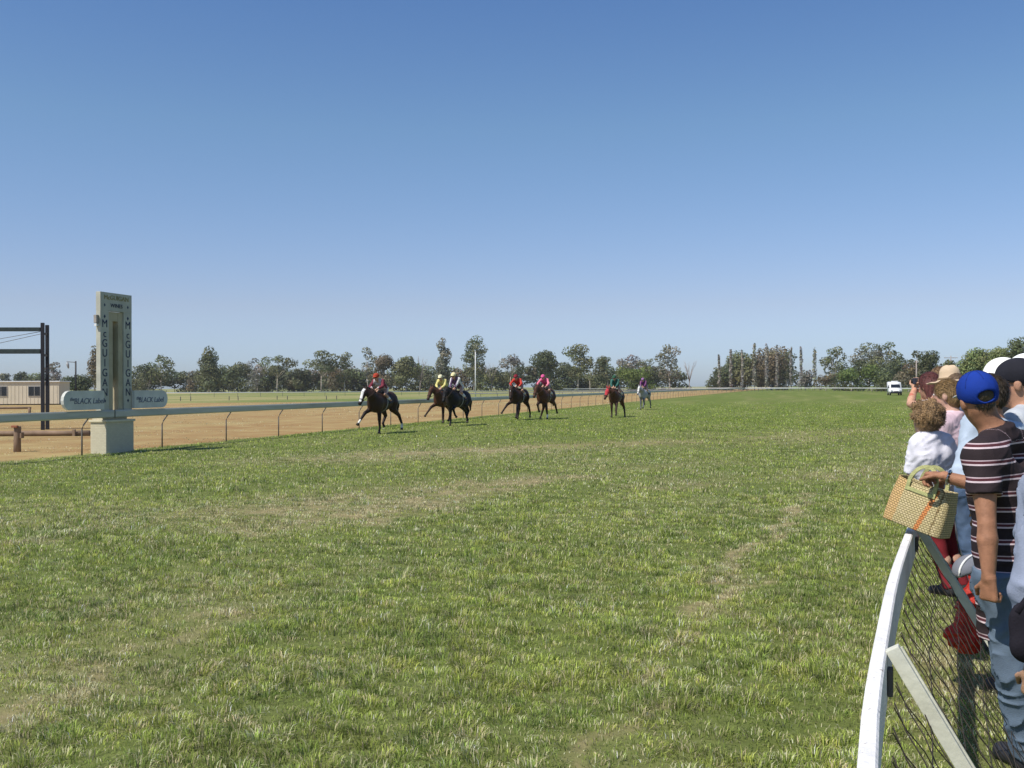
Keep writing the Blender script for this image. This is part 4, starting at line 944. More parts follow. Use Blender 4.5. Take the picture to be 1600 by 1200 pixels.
# ------------------------------------------------------------------ straw bag, red bag and other bits at the fence
def weave_mat(name, c1, c2, sc=52):
    m = bpy.data.materials.new(name); m.use_nodes = True; T = m.node_tree; N = T.nodes; L = T.links; b = N['Principled BSDF']; b.inputs['Roughness'].default_value = .75
    at = N.new('ShaderNodeAttribute'); at.attribute_name = 'uvw'
    ck = N.new('ShaderNodeTexBrick'); ck.inputs['Scale'].default_value = sc; ck.inputs['Mortar Size'].default_value = .10; ck.inputs['Mortar Smooth'].default_value = .8; ck.inputs['Bias'].default_value = -.1
    ck.inputs['Brick Width'].default_value = .9; ck.inputs['Row Height'].default_value = .6
    L.new(at.outputs['Vector'], ck.inputs[0]); ck.inputs[1].default_value = (*c1, 1); ck.inputs[2].default_value = (*c2, 1); ck.inputs[3].default_value = (c1[0] * .35, c1[1] * .33, c1[2] * .25, 1)
    at2 = N.new('ShaderNodeAttribute'); at2.attribute_name = 'col'; mx = N.new('ShaderNodeMix'); mx.data_type = 'RGBA'; mx.blend_type = 'MULTIPLY'; mx.inputs[0].default_value = 1
    L.new(ck.outputs[0], mx.inputs[6]); L.new(at2.outputs['Color'], mx.inputs[7]); L.new(mx.outputs[2], b.inputs['Base Color'])
    bp = N.new('ShaderNodeBump'); bp.inputs['Strength'].default_value = .8; bp.inputs['Distance'].default_value = .004; bp.invert = True; L.new(ck.outputs[1], bp.inputs['Height']); L.new(bp.outputs[0], b.inputs['Normal']); return m
def straw_bag():
    c = P(1431, 824, 5.38); root = thing('straw_bag', 'woven straw handbag with orange stripe and two looped handles resting on the fence rail', 'handbag', (c.x, c.y, c.z), 0)
    root.rotation_euler = (R(-4), R(15), R(-50))
    Wd, Dp, Hh = .335, .16, .235; nu, nv = 64, 26; V = []; UV = []; COL = []
    per = 2 * (Wd + Dp)
    dn = np.linspace(0, 2 * np.pi, 4001); ex = .28; ox = np.sign(np.cos(dn)) * np.abs(np.cos(dn)) ** ex * Wd / 2; oy = np.sign(np.sin(dn)) * np.abs(np.sin(dn)) ** ex * Dp / 2
    cum = np.r_[0, np.cumsum(np.hypot(np.diff(ox), np.diff(oy)))]; nu = 132; pos_ = np.arange(nu) / nu * cum[-1]; ox = np.interp(pos_, cum, ox); oy = np.interp(pos_, cum, oy)
    for j in range(nv + 1):
        v = j / nv; tw = 1.0 - .10 * v; td = 1.0 - .30 * v
        for i in range(nu):
            x = ox[i] * tw; y = oy[i] * td
            sag = .012 * math.sin(v * math.pi); V.append((x * (1 + .04 * math.sin(v * 3.1)), y + (.010 if y > 0 else -.010) * math.sin(v * math.pi) * (1 - (2 * x / Wd) ** 2), v * Hh + .016 * (2 * x / Wd) ** 2 * v))
            UV.append((x + (y if abs(x) > Wd * .42 else 0), v * Hh, 0))
            cc = np.ones(3)
            xs = x - (v - .5) * .055 - .06
            if y < 0 and abs(xs) < .013: cc = np.array([1.15, .52, .28])
            elif y < 0 and abs(x - (v - .5) * .01 - .115) < .004: cc = np.array([.42, .36, .25])
            elif y < 0 and x < -.10 + .02 * v: cc = np.array([1.1, .88, .72])
            COL.append(cc)
    F = [(j * nu + i, j * nu + (i + 1) % nu, (j + 1) * nu + (i + 1) % nu, (j + 1) * nu + i) for j in range(nv) for i in range(nu)]
    n0 = len(V); V += [(0, 0, 0.0)]; UV += [(0, 0, 0)]; COL += [np.ones(3)]
    me = bpy.data.meshes.new('bag'); me.from_pydata(V, [], F + [(n0, (i + 1) % nu, i) for i in range(nu)]); me.update()
    vcol(me, np.array(COL)); a = me.attributes.new('uvw', 'FLOAT_VECTOR', 'POINT'); a.data.foreach_set('vector', np.array(UV, np.float32).ravel())
    b = link('bag_body', me, weave_mat('straw_weave', (.50, .41, .20), (.58, .47, .26)), root, True)
    md = b.modifiers.new('thick', 'SOLIDIFY'); md.thickness = .006
    ms = mat('handle_straw', (.42, .42, .18), rough=.7, var=.2, scale=40, bump=.4, bscale=200)
    for y in (-1, 1):
        yy = y * (Dp / 2 * .70 + .008); pts = [(-.075, yy, Hh - .035), (-.072, yy, Hh + .03), (-.045, yy * .8, Hh + .085), (0, yy * .6, Hh + .105), (.045, yy * .8, Hh + .085), (.072, yy, Hh + .03), (.075, yy, Hh - .035)]
        pp = []
        for i in range(len(pts) - 1):
            q0, q1, q2, q3 = [Vector(pts[min(max(i + o_, 0), len(pts) - 1)]) for o_ in (-1, 0, 1, 2)]
            for k in range(5): u_ = k / 5; pp.append(.5 * ((2 * q1) + (q2 - q0) * u_ + (2 * q0 - 5 * q1 + 4 * q2 - q3) * u_ * u_ + (3 * q1 - q0 - 3 * q2 + q3) * u_**3))
        pp.append(Vector(pts[-1])); m = MB(); vs = []; n = len(pp)
        for i, p in enumerate(pp):
            d = (pp[min(i + 1, n - 1)] - pp[max(i - 1, 0)]).normalized(); o = Vector((-d.z, 0, d.x)) * .010; q = Vector((0, .005, 0)); vs += [p - o - q, p + o - q, p + o + q, p - o + q]
        m.add(vs, [(i * 4 + k, i * 4 + (k + 1) % 4, i * 4 + 4 + (k + 1) % 4, i * 4 + 4 + k) for i in range(n - 1) for k in range(4)] + [(3, 2, 1, 0), tuple((n - 1) * 4 + k for k in range(4))])
        m.box((0, yy * 1.06, Hh - .035), (.172, .008, .020), bev=.003).build('handle', ms, root)
    return root
straw_bag()
def red_net():
    c = P(1510, 1004, 5.75); root = thing('red_net_bag', 'bright red crinkled shopping bag lying against the far side of the wire mesh', 'bag', tuple(c))
    mr_ = mat('red_plastic', (.55, .035, .02), rough=.45, var=.35, scale=14, bump=.9, bscale=40, transl=.25)
    vq = blend([cone((0, 0, .02), (.03, .03, .24), .085, .055, .05), cone((.03, .03, .24), (.05, .04, .36), .05, .022, .04), ell((-.04, 0, .04), (.09, .06, .07), .05)], .008, wr=.011, wf=55)
    blob('bag_body', vq, mr_, root, (0, 0, 0))
    MB().tube([(.05, .04, .34), (.03, .05, .42), (.08, .05, .47), (.10, .04, .40), (.06, .04, .34)], .008, 6).build('handle', mr_, root, True)
red_net()
def grey_hood():
    c = P(1512, 886, 5.15); root = thing('grey_hood', 'grey curved fabric hood with white trimmed edge beside the sloping fence post', 'hood', tuple(c)); root.rotation_euler = (0, R(-28), R(25))
    vq = blend([ell((0, 0, 0), (.09, .07, .055), .02)], .007, sub=[ell((-.012, 0, -.028), (.082, .08, .043), .01)], planes=[((0, .06, 0), (0, 1, 0))], wr=.001)
    blob('canopy', vq, cloth((.17, .18, .21)), root, (0, 0, 0))
    MB().tube([(.091 * math.cos(a), -.02, .056 * math.sin(a)) for a in [math.pi * i / 14 for i in range(15)]], .006, 6).build('trim', M_white, root, True)
grey_hood()

# ------------------------------------------------------------------ the crowd
def stripe_mat():
    m = cloth((.03, .022, .024)).copy(); m.name = 'striped_jersey'; T = m.node_tree; N = T.nodes; L = T.links; b = N['Principled BSDF']
    at = N.new('ShaderNodeAttribute'); at.attribute_name = 'band'
    def mm(op, a, bb):
        x = N.new('ShaderNodeMath'); x.operation = op
        for i_, v in ((0, a), (1, bb)):
            if isinstance(v, (int, float)): x.inputs[i_].default_value = v
            else: L.new(v, x.inputs[i_])
        return x.outputs[0]
    f = mm('FRACT', mm('DIVIDE', at.outputs['Fac'], .073), 0.0); cr = N.new('ShaderNodeValToRGB'); cr.color_ramp.interpolation = 'CONSTANT'; e = cr.color_ramp.elements
    e[0].position = 0; e[0].color = (.030, .021, .023, 1); e[1].position = .60; e[1].color = (.62, .50, .52, 1)
    for p_, c_ in ((.70, (.09, .028, .035)), (.86, (.50, .38, .40)), (.93, (.030, .021, .023))): k_ = e.new(p_); k_.color = (*c_, 1)
    L.new(f, cr.inputs[0]); L.new(cr.outputs[0], b.inputs['Base Color']); return m
# the man in the blue cap
k = 1.80 / 1.75; J = person_pose((2.44, 4.55, 0), (-.55, .83), 1.80)
def A(p): return np.array(p)
J['pel'] = A(P(1586, 905, 4.60)); J['waist'] = A(P(1582, 850, 4.60)); J['chest'] = A(P(1578, 765, 4.60)); J['neck'] = A(P(1560, 678, 4.62)); J['head'] = A(P(1529, 625, 4.63))
J['shL'] = A(P(1534, 712, 4.45)); J['shR'] = A(P(1620, 705, 4.72)); J['elL'] = A(P(1542, 818, 4.36)); J['wrL'] = A(P(1545, 903, 4.33)); J['hdL'] = unit((0.01, .03, -1)); J['curlL'] = 1.45
J['nrmL'] = unit((.75, .45, -.1)); J['thL'] = unit((-.5, .8, 0))
J['wrR'] = A(P(1476, 744, 5.14)); J['elR'] = A(P(1572, 772, 4.98)); J['hdR'] = unit(A(P(1437, 737, 5.30)) - J['wrR']); J['curlR'] = .95; J['nrmR'] = A((0, 0, -1.)); J['thR'] = unit((-.2, -.9, 0))
J['hipL'] = A(P(1572, 915, 4.52)); J['hipR'] = A(P(1625, 915, 4.70)); J['knL'] = A(P(1586, 1050, 4.46)); J['knR'] = A(P(1648, 1052, 4.66))
J['anL'] = A(P(1604, 1172, 4.50)); J['anL'][2] = .09; J['anR'] = A(P(1660, 1165, 4.66)); J['anR'][2] = .09; J['toeL'] = J['anL'] + A((-.03, .16, -.052)); J['toeR'] = J['anR'] + A((.0, .17, -.052)); J['k'] = 1.06
J['look'] = unit((.05, .99, -.04)); J['base'] = A((J['pel'][0] + .08, 4.55, 0.0)); J['hk'] = .93
def watch(root, J, org, hf):
    w_ = J['wrR']; d = unit(J['wrR'] - J['elR']); c = w_ - d * .02
    ax1 = unit(np.cross(d, (0, 0, 1))); ax2 = np.cross(ax1, d)
    o = MB().tube([Vector(c - org + (ax1 * math.cos(t) + ax2 * math.sin(t)) * .034) for t in [2 * math.pi * i / 16 for i in range(17)]], .008, 6).build('watch', mat('watch_steel', (.45, .45, .47), rough=.25, metal=1.0), root, True)
    MB().tube([Vector(c + ax2 * .032 - ax1 * .012 - org), Vector(c + ax2 * .044 - ax1 * .016 - org)], .018, 14).build('watch_face', mat('watch_dial', (.6, .6, .6), rough=.2), o)
make_person('man in a royal blue cap and dark striped polo shirt holding the straw bag', J, res=.0065, skin=(.33, .155, .085),
    shirt=dict(col=(.03, .02, .02), mat=stripe_mat(), stripes=True, sleeve=.60, low=.24, g=.017, wr=.003, wf=20), pants=dict(col=(.115, .155, .205), g=.020, wr=.007), hair=dict(col=(.055, .04, .022), style='short', g=.006),
    hat=dict(kind='cap', col=(.010, .036, .24), brim=(.55, .55, .56), gap=True), extra=watch)
# curly child sitting on the rail
k = .74; sb = fence_pt(6.15); J = person_pose((sb.x + .12, sb.y, 0), (-.6, .8), 1.28, look=(-.22, .97, 0))
def kid(p, dy): return A(P(*p, 6.2 + dy))
J['head'] = kid((1446, 654), 0); J['neck'] = kid((1452, 681), -.03); J['chest'] = kid((1454, 712), -.02); J['waist'] = kid((1458, 752), 0); J['pel'] = kid((1462, 788), 0)
J['shL'] = kid((1437, 692), -.05); J['shR'] = kid((1474, 690), .05); J['k'] = .68; J['hk'] = .82
J['elL'], J['wrL'] = ik(J['shL'], kid((1436, 745), .14), .235, .20, (-.5, -.4, -.6)); J['elR'], J['wrR'] = ik(J['shR'], kid((1478, 752), .22), .235, .20, (.6, -.3, -.5))
for n in 'LR': J['hd' + n] = unit((-.3, .7, -.5))
for n, s in (('L', -1), ('R', 1)):
    J['hip' + n] = J['pel'] + J['r'] * s * .06; J['kn' + n] = J['hip' + n] + J['f'] * .04 + A((.07, -.02, -.26)); J['an' + n] = J['kn' + n] + A((.07, -.03, -.24)); J['toe' + n] = J['an' + n] + J['f'] * .12 + A((0, 0, -.04))
J['base'] = A((J['pel'][0], J['pel'][1], 0))
make_person('curly haired child in a white polo shirt right behind the straw bag', J, res=.008, skin=(.55, .33, .24), shirt=dict(col=(.70, .68, .73), sleeve=.85, g=.022, low=.06, wr=.006, wf=34), pants=dict(col=(.20, .05, .07), len=1.0, mat=cloth((.26, .03, .04))), hair=dict(col=(.27, .165, .075), style='curly', g=.004))
# woman with a ponytail in a pink top
def by_head(u, v, Y, face, lean=(0, 0), **kw):
    h = P(u, v, Y); f = unit(face) * .03; return person_pose((h.x - lean[0] * 1.05 - f[0], h.y - lean[1] * 1.05 - f[1], 0), face, h.z / 1.635 * 1.75, lean=lean, **kw)
J = by_head(1476, 618, 7.9, (-.55, .83), lean=(-.30, .05), look=(-.78, .62, -.05))
make_person('woman with a blonde ponytail and pale pink top behind the curly child', J, res=.009, skin=(.55, .33, .24), shirt=dict(col=(.66, .48, .52), sleeve=.55, g=.014, low=.05), pants=dict(col=(.10, .15, .25)), hair=dict(col=(.23, .14, .055), style='tail', g=.004))
# photographing woman
arm = {'L': (A(P(1429, 607, 10.75)), (-.9, -.1, -.9), (.15, .1, 1), .8), 'R': (A(P(1443, 616, 10.7)), (.4, -.3, -1), (-.1, .2, 1), .7)}
J = by_head(1449, 603, 10.4, (-.62, .78), lean=(-.38, .06), look=(-.45, .89, 0), arms=arm)
make_person('woman with auburn hair raising both arms to take a photograph', J, res=.010, skin=(.52, .29, .19), shirt=dict(col=(.62, .56, .55), sleeve=.35, g=.012), pants=dict(col=(.08, .09, .12)), hair=dict(col=(.115, .035, .030), style='long', g=.012))
cp = (J['wrL'] + J['wrR']) / 2 + A((-.02, .02, .11)); ct = thing('camera', 'small dark compact camera held up by the auburn haired woman', 'camera', tuple(cp), math.atan2(.72, .69))
MB().box((0, 0, 0), (.115, .035, .07), bev=.006).build('camera_body', mat('camera_plastic', (.03, .03, .045), rough=.35), ct)
MB().tube([(0, .017, 0), (0, .05, 0)], [.028, .024], 14).build('lens', M_dark, ct)
# straw cowboy hat
J = by_head(1484, 606, 8.6, (-.55, .83), lean=(-.22, .03), look=(-.4, .9, 0))
make_person('person in a pale straw cowboy hat behind the ponytail woman', J, res=.012, skin=(.50, .29, .19), shirt=dict(col=(.16, .20, .30), sleeve=.6), pants=dict(col=(.12, .12, .14)), hair=dict(col=(.10, .06, .03), style='short'), hat=dict(kind='hat', col=(.58, .44, .30)))
J = by_head(1467, 594, 11.2, (-.55, .83), lean=(-.30, .03), look=(-.75, .65, 0))
make_person('person with short light brown hair behind the photographing woman', J, res=.013, skin=(.50, .29, .19), shirt=dict(col=(.30, .26, .22), sleeve=.6), pants=dict(col=(.10, .10, .12)), hair=dict(col=(.20, .12, .06), style='short', g=.016))
# pale blue shirt beside the man
J = by_head(1538, 622, 5.7, (-.62, .78), lean=(-.22, .03), look=(-.7, .7, 0), arms={'L': (A(P(1488, 738, 5.95)), (-.3, -.6, -.5), (-.3, .5, -.3), .6)})
J['shL'] += A((-.02, 0, .07)); J['elL'], J['wrL'] = ik(J['shL'], A(P(1490, 742, 5.75)), .31, .27, (-.3, -.6, -.5))
make_person('person in a pale blue long sleeved shirt leaning on the rail beyond the blue cap', J, res=.009, skin=(.36, .17, .10), shirt=dict(col=(.42, .49, .58), sleeve=1.75, g=.020, low=.10, wr=.006, wf=18), pants=dict(col=(.06, .09, .14)), hair=dict(col=(.05, .035, .02), style='short'))
# white sun hat with long dark hair
J = by_head(1567, 598, 6.5, (-.55, .83), lean=(-.12, .02), look=(-.7, .7, 0))
make_person('woman with long black hair under a wide white sun hat', J, res=.010, skin=(.46, .27, .18), shirt=dict(col=(.03, .03, .035), sleeve=.6), pants=dict(col=(.04, .04, .05)), hair=dict(col=(.012, .010, .010), style='long', g=.014), hat=dict(kind='sunhat', col=(.78, .76, .70)))
# black cap and sunglasses
def shades(root, J, org, hf):
    hd, up, l, sd, AX = hf; kk = J['k']
    o = blob('sunglasses', blend([ell(hd + l * .092 * kk + sd * s * .034 * kk + up * .012 * kk, A((.030, .014, .020)) * kk, .004, AX) for s in (-1, 1)], .004), M_glass, root, org)
    for s in (-1, 1): MB().tube([Vector(hd + l * .088 * kk + sd * s * .066 * kk + up * .016 * kk), Vector(hd + sd * s * .085 * kk + l * .01 * kk + up * .010 * kk)], .004, 5).build('temple_arm', M_dark, o)
J = by_head(1588, 600, 6.0, (-.75, .66), lean=(-.13, 0), look=(-.86, .50, -.04))
make_person('man in a black cap and sunglasses wearing a light grey shirt at the photo edge', J, res=.008, skin=(.46, .24, .15), shirt=dict(col=(.42, .44, .47), sleeve=.6, g=.016), pants=dict(col=(.10, .12, .16)), hair=dict(col=(.03, .022, .018), style='short', g=.004), hat=dict(kind='cap', col=(.018, .018, .024)), extra=shades)
J = by_head(1603, 590, 6.6, (-.55, .83), lean=(-.1, 0))
make_person('person in a white cap behind the man with the black cap', J, res=.012, skin=(.46, .27, .18), shirt=dict(col=(.30, .33, .40), sleeve=.6), pants=dict(col=(.10, .10, .12)), hair=dict(col=(.06, .04, .03), style='short'), hat=dict(kind='cap', col=(.75, .75, .73)))
# the nearest person, cut by the right edge
J = person_pose((1.80, 3.12, 0), (-.45, .89), 1.74, lean=(0, 0), arms={'L': (A(P(1616, 1045, 3.06)), (-.6, -.5, 0), (.05, .2, -1), .6)})
make_person('nearest person in a loose pale blue shirt cut off by the right photo edge', J, res=.008, skin=(.42, .24, .15), shirt=dict(col=(.25, .28, .36), sleeve=1.82, g=.026, low=.08, wr=.010, wf=17), pants=dict(col=(.03, .035, .05)), hair=dict(col=(.05, .035, .02), style='short'))
c = P(1606, 985, 2.86); sb_ = thing('shoulder_bag', 'black soft shoulder bag hanging against the nearest pale blue shirt', 'bag', tuple(c))
blob('bag_body', blend([cone((0, 0, -.04), (0, .01, .03), .055, .05, .05, flat=(V3(0, 1, 0), .5))], .008, wr=.003), cloth((.015, .013, .018)), sb_, (0, 0, 0))
MB().tube([(-.03, 0, .05), (.03, .01, .12), (.09, .03, .16)], .011, 6).build('strap', cloth((.015, .013, .018)), sb_, True)


# ------------------------------------------------------------------ race horses and their riders
FRONT = {'stance': ((.50, .55), (.47, .22), (.54, .04)), 'reach': ((.90, .80), (1.18, .52), (1.32, .38)), 'fold': ((.82, .78), (.62, .50), (.50, .42)),
         'back': ((.36, .58), (.10, .34), (-.04, .24)), 'low': ((.80, .64), (1.02, .33), (1.15, .17))}
HIND = {'push': ((-.58, .93), (-1.05, .66), (-1.28, .32), (-1.25, .10)), 'under': ((-.30, .95), (-.48, .55), (-.28, .25), (-.14, .12)), 'stand': ((-.42, .95), (-.72, .56), (-.68, .21), (-.60, .04)),
        'up': ((-.45, .95), (-.90, .74), (-1.04, .45), (-1.12, .30)), 'tuck': ((-.36, .96), (-.72, .66), (-.55, .36), (-.66, .24))}
HORSEM = mat('horse_coat', (1, 1, 1), rough=.55, var=.2, scale=3, attr='col', spec=.22)
def make_horse(label, u, v, coat, legs, neck=(.55, .45), hoff=0.0, marks=(), cloth_col=(.5, .5, .5), hood=None, turn=0.0, mane=(.012, .010, .009), sc_=1.0, spread=(0, 0, 0, 0)):
    base = G(u, v); ang = math.atan2(RD.y, RD.x) + math.pi / 2 + R(turn)          # local +y runs towards the camera along the track
    root = thing('race_horse', label, 'horse', base, ang, 'race horses galloping down the straight'); root.scale = (sc_,) * 3
    pr = [cone((0, .50, 1.20), (0, -.40, 1.24), .295, .285, .1), ell((0, .52, 1.14), (.25, .33, .34), .1), ell((0, .02, 1.14), (.285, .55, .31), .1), ell((0, -.62, 1.27), (.285, .37, .33), .1), cone((0, .42, 1.42), (0, -.15, 1.40), .12, .12, .12)]
    for x in (-1, 1): pr += [ell((x * .15, .56, 1.14), (.13, .20, .27), .08), ell((x * .16, -.64, 1.16), (.14, .26, .30), .08)]
    hoff = -hoff; ny, nz = neck; poll = V3(hoff * .6, .62 + ny, 1.28 + nz); mz = poll + V3(hoff * .4, .24, -.50)
    pr += [cone((0, .55, 1.24), V3(0, .62 + ny * .5, 1.26 + nz * .55), .24, .165, .12), cone(V3(0, .62 + ny * .5, 1.26 + nz * .55), poll - V3(0, .03, .02), .165, .115, .08)]
    br = poll + (mz - poll) * .30
    pr += [ell(poll + (mz - poll) * .22, (.095, .13, .14), .05), cone(br, mz, .105, .062, .05), ell(mz, (.064, .07, .062), .03)]
    fd = unit(mz - poll)
    for x in (-1, 1): pr.append(cone(poll + V3(x * .05, -.02, .08), poll + V3(x * .075, .0, .22), .035, .010, .02))
    hooves = []
    def leg(x, key, front, dx):
        if front:
            pts = FRONT[key]; P_ = [V3(x * .15, .50, .98)] + [V3(x * (.15 + dx * f), y, z) for (y, z), f in zip(pts, (.5, .85, 1))]; rr = (.105, .062, .042, .05)
        else:
            pts = HIND[key]; P_ = [V3(x * .16, -.60, 1.15)] + [V3(x * (.16 + dx * f), y, z) for (y, z), f in zip(pts, (.2, .6, .9, 1))]; rr = (.20, .14, .066, .045, .05)
        o = [cone(a, b, ra, rb, .06 if i == 0 else .03) for i, (a, b, ra, rb) in enumerate(zip(P_[:-1], P_[1:-1], rr, rr[1:]))]
        o.append(cone(P_[-2], P_[-1] * .75 + P_[-2] * .25, .042, .044, .02)); hooves.append((P_[-2], P_[-1])); return o
    L_ = [leg(1, legs[0], True, spread[0]), leg(-1, legs[1], True, spread[1]), leg(1, legs[2], False, spread[2]), leg(-1, legs[3], False, spread[3])]
    for l in L_: pr += l
    cb = np.array(coat)
    def coatcol(V):
        c = np.tile(cb, (len(V), 1)); dk = cb * np.array([.35, .35, .4]); low = np.clip((.72 - V[:, 2]) / .3, 0, 1)[:, None]; c = c * (1 - low) + dk * low
        t = (V - poll) @ fd; mu = np.clip((t - .46) / .1, 0, 1)[:, None]; c = c * (1 - mu) + dk * mu
        if 'blaze' in marks:
            q = V - poll; nfront = np.cross((1, 0, 0), fd); w_ = (np.abs(q[:, 0] - (mz - poll)[0] * np.clip(t / .55, 0, 1)) < .055) & (t > -.02) & (t < .50) & (q @ nfront * np.sign(nfront[1]) > .02); c[w_] = (.72, .70, .66)
        if 'star' in marks:
            q = V - poll - fd * .16; w_ = (np.linalg.norm(q * np.array([1, .6, .6]), axis=1) < .075) & (V[:, 1] > poll[1]); c[w_] = (.7, .68, .64)
        for i, (a, b) in enumerate(hooves):
            if 'sock%d' % i in marks: c[np.linalg.norm(V - (a * .45 + b * .55), axis=1) < .15] = (.70, .67, .58)
        return c
    blob('body', blend(pr, .024), HORSEM, root, (0, 0, 0), coatcol)
    for a, b in hooves:
        d = unit(b - a); MB().tube([Vector(a * .30 + b * .70), Vector(b + d * .015)], [.046, .062], 10).build('hoof', cmat('hoof', (.05, .04, .032), rough=.5), root, True)
    mm = cmat('mane', mane, rough=.7, var=.4, scale=30)
    mp = []
    for i in range(9):
        f = i / 8; p = V3(0, .35, 1.50) * (1 - f) + (poll + V3(0, -.08, .10)) * f + V3(0, -.05 * math.sin(f * 3.1), .05 * math.sin(f * 3.1)); mp.append(cone(p, p + V3(.07 * (1 if i % 2 else .6), -.03, -.11), .035, .018, .03))
    mp.append(cone(poll + V3(0, .0, .10), poll + fd * .16 + V3(0, .07, .04), .03, .012, .02)); blob('mane', blend(mp, .018), mm, root, (0, 0, 0))
    blob('tail', blend([cone((0, -.93, 1.40), (0, -1.12, 1.36), .05, .065, .05), cone((0, -1.12, 1.36), (.04, -1.34, 1.05), .068, .095, .05), cone((.04, -1.34, 1.05), (.06, -1.42, .66), .095, .03, .05)], .02, wr=.006, wf=30), mm, root, (0, 0, 0))
    blob('saddle_cloth', blend([ell((0, .02, 1.235), (.335, .28, .30), .02), ell((0, .02, 1.20), (.318, .28, .315), .02)], .022, planes=[((0, 0, 1.08), (0, 0, -1))], wr=.003), cloth(cloth_col), root, (0, 0, 0))
    blob('saddle', blend([ell((0, .04, 1.56), (.15, .26, .05), .04), cone((0, .22, 1.57), (0, .26, 1.61), .07, .05, .04)], .018), M_dark, root, (0, 0, 0))
    bm_ = MB(); nose = poll + (mz - poll) * .72; n1 = unit(np.cross((1, 0, 0), fd))
    bm_.tube([Vector(nose + V3(.085 * math.cos(t), 0, 0) + n1 * .088 * math.sin(t)) for t in [2 * math.pi * i / 12 for i in range(13)]], .013, 5)
    for x in (-1, 1): bm_.tube([Vector(nose + V3(x * .085, 0, 0)), Vector(poll + fd * .15 + V3(x * .105, 0, 0)), Vector(poll + V3(x * .08, 0, .06))], .011, 5)
    bm_.tube([Vector(poll + fd * .1 + V3(-.1, .08, 0)), Vector(poll + fd * .1 + n1 * .0 + V3(0, .13, .03)), Vector(poll + fd * .1 + V3(.1, .08, 0))], .011, 5)
    bm_.build('bridle', cmat('leather', (.05, .03, .02), rough=.5), root)
    rn = MB(); bit = poll + (mz - poll) * .88
    for x in (-1, 1): rn.tube([Vector(bit + V3(x * .07, 0, 0)), Vector((x * .17, .98, 1.55)), Vector((x * .10, .66, 1.66))], .011, 5)
    rn.build('reins', cmat('leather', (.05, .03, .02), rough=.5), root)
    gm = MB(); gm.tube([(.315 * math.cos(t), .12, 1.19 + .345 * math.sin(t)) for t in [2 * math.pi * i / 18 for i in range(19)]], .022, 5); gm.build('girth', cmat('girth', (.30, .30, .28), rough=.8), root)
    if hood: blob('hood', blend([ell(poll + (mz - poll) * .20, (.112, .145, .16), .05), cone(br, poll + (mz - poll) * .58, .118, .095, .05)] + [cone(poll + V3(x * .05, -.02, .08), poll + V3(x * .075, .0, .23), .045, .018, .02) for x in (-1, 1)], .02), cloth(hood), root, (0, 0, 0))
    return root
def make_jockey(label, horse, silks, sleeves, cap, white=(.70, .68, .64), lift=0.0, lean=0.0, skin=SKIN, spread=0.0):
    M = Matrix.Translation(horse.location) @ Matrix.Rotation(horse.rotation_euler.z, 4, 'Z') @ Matrix.Scale(horse.scale[0], 4)
    def W(x, y, z): return np.array(M @ Vector((x, y, z)))
    f = unit(W(0, 1, 0) - W(0, 0, 0)); rt = unit(W(1, 0, 0) - W(0, 0, 0)); J = {'f': f, 'r': rt, 'k': .95, 'hk': 1.0}
    J['pel'] = W(0, -.16, 1.80 + lift); J['waist'] = W(0, .0, 1.90 + lift); J['chest'] = W(0, .19, 1.99 + lift + lean * .6); J['neck'] = W(0, .34, 2.08 + lift + lean); J['head'] = W(0, .46, 2.17 + lift + lean * 1.15)
    for n, s in (('L', -1), ('R', 1)):
        J['sh' + n] = W(s * .18, .28, 2.04 + lift + lean); J['hip' + n] = W(s * .10, -.14, 1.77 + lift); J['kn' + n] = W(s * .27, .24, 1.52 + lift * .4); J['an' + n] = W(s * .36, -.10, 1.22); J['toe' + n] = W(s * .37, .09, 1.16)
        J['el' + n], J['wr' + n] = ik(J['sh' + n], W(s * (.09 + spread), .60, 1.70), .28, .25, rt * s * 1.0 + V3(0, 0, -.35)); J['hd' + n] = unit(W(s * .04, .9, 1.55) - J['wr' + n]); J['curl' + n] = 1.2
    J['look'] = unit(f + V3(0, 0, -.12)); J['base'] = W(0, 0, 1.5)
    def num(root, J, org, hf): pass
    make_person(label, J, res=.016, skin=skin, shirt=dict(col=silks, arms=sleeves, sleeve=1.85, g=.022, low=.03, wr=.006, wf=22), pants=dict(col=white, mat=cloth(white), len=.82, g=.012), shoes=(.02, .02, .022), hat=dict(kind='helmet', col=cap), group='jockeys riding in the race')
BAY, DKBAY, BLK, CHE, GRY = (.075, .031, .016), (.034, .017, .010), (.010, .009, .009), (.085, .038, .018), (.34, .34, .35)
h = make_horse('dark bay race horse with a broad white blaze galloping in front of the field', 597, 677, DKBAY, ('reach', 'stance', 'tuck', 'push'), neck=(.47, .38), hoff=-.22, marks=('blaze', 'sock0', 'sock3'), cloth_col=(.04, .07, .06), turn=-4, spread=(.18, 0, .1, .05))
make_jockey('jockey in white and maroon silks with a red helmet on the leading blazed horse', h, (.46, .42, .42), (.17, .03, .045), (.36, .05, .025), lift=-.10, lean=.06)
h = make_horse('bay race horse stretching a foreleg on the rail side of the black horse', 694, 661, BAY, ('reach', 'stance', 'push', 'under'), neck=(.55, .42), hoff=-.25, cloth_col=(.05, .04, .04), turn=-2, spread=(.3, 0, 0, 0))
make_jockey('jockey in bright yellow silks and a cream helmet on the bay horse', h, (.62, .55, .20), (.62, .55, .20), (.72, .66, .42), lean=.03)
h = make_horse('black race horse with its head tucked beside the yellow silks rider', 716, 665, BLK, ('stance', 'fold', 'push', 'tuck'), neck=(.42, .36), hoff=-.10, marks=(), cloth_col=(.03, .04, .05), turn=-7)
make_jockey('jockey in purple and white silks with a yellow helmet on the black horse', h, (.12, .07, .13), (.60, .58, .56), (.70, .63, .35), lean=.08)
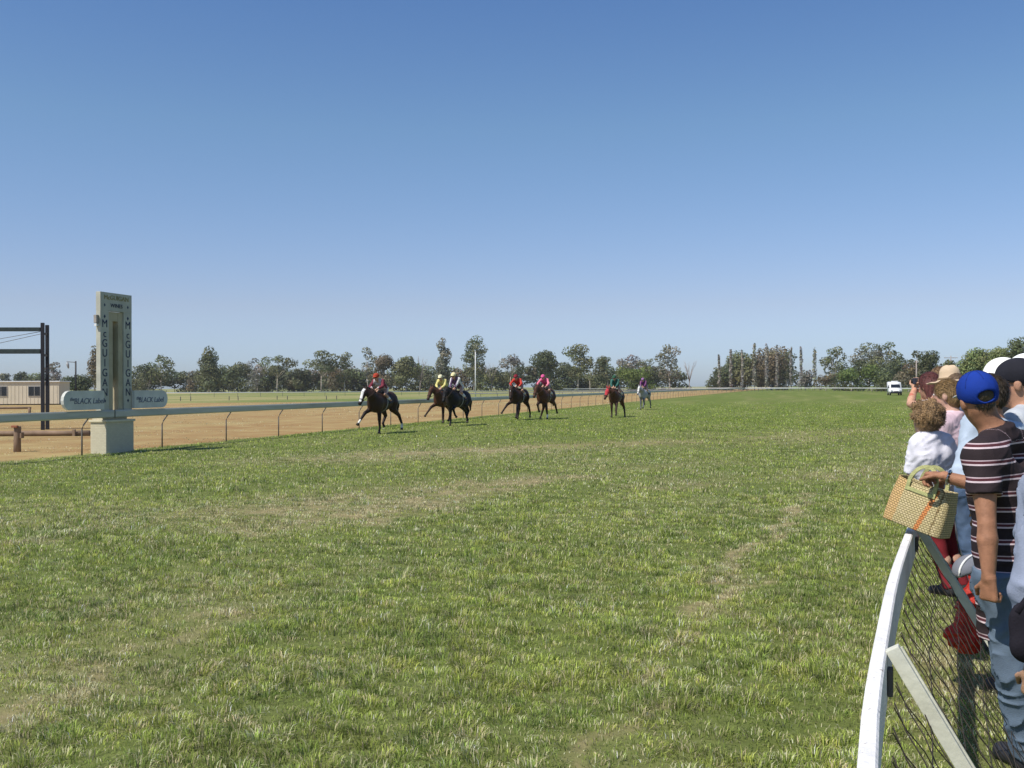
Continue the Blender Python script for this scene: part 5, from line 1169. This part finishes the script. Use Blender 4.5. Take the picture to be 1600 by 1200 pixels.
h = make_horse('dark bay race horse with a small white star in the middle of the field', 811, 656, DKBAY, ('reach', 'low', 'stand', 'push'), neck=(.55, .34), hoff=.05, marks=('star',), cloth_col=(.06, .08, .14), turn=-4, spread=(.3, .1, .15, 0), sc_=1.04)
make_jockey('jockey in red silks crouched over the dark horse with a white star', h, (.45, .03, .025), (.50, .05, .035), (.20, .02, .03), spread=.12)
h = make_horse('bay race horse following just right of the red silks rider', 853, 655, BAY, ('fold', 'stance', 'stand', 'up'), neck=(.50, .40), hoff=-.18, cloth_col=(.03, .05, .05), turn=-4, spread=(.05, .1, .35, .1), marks=('sock1',), sc_=1.04)
make_jockey('jockey in bright pink silks and a pink helmet on the bay horse', h, (.62, .07, .22), (.72, .20, .28), (.60, .10, .24), spread=.12)
h = make_horse('bay race horse wearing a red hood trailing the pink silks rider', 963, 652, BAY, ('stance', 'low', 'tuck', 'stand'), neck=(.52, .30), hoff=-.32, hood=(.50, .05, .06), cloth_col=(.03, .05, .05), turn=-3, spread=(0, .1, 0, .2))
make_jockey('jockey in dark green silks on the horse with the red hood', h, (.025, .10, .085), (.05, .14, .11), (.03, .09, .05), lean=.06)
h = make_horse('grey race horse running last of the field', 1007, 640, GRY, ('stance', 'fold', 'under', 'push'), neck=(.50, .40), hoff=-.15, marks=('blaze',), cloth_col=(.03, .04, .07), turn=-6, mane=(.25, .25, .26))
make_jockey('jockey in purple silks on the trailing grey horse', h, (.13, .03, .14), (.22, .08, .18), (.28, .14, .30), lean=.06)

# ------------------------------------------------------------------ thin summer haze
hb = MB().box((60, 420, 19.5), (1700, 1080, 41)); hm = bpy.data.materials.new('haze_air'); hm.use_nodes = True; N_ = hm.node_tree.nodes
N_.remove(N_['Principled BSDF']); pv = N_.new('ShaderNodeVolumePrincipled'); pv.inputs['Color'].default_value = (.93, .94, .96, 1); pv.inputs['Density'].default_value = .00014; pv.inputs['Anisotropy'].default_value = .2
hm.node_tree.links.new(pv.outputs[0], N_['Material Output'].inputs['Volume'])
tag(hb.build('haze', hm), 'thin summer haze softening the far tree line', 'haze', kind='stuff')
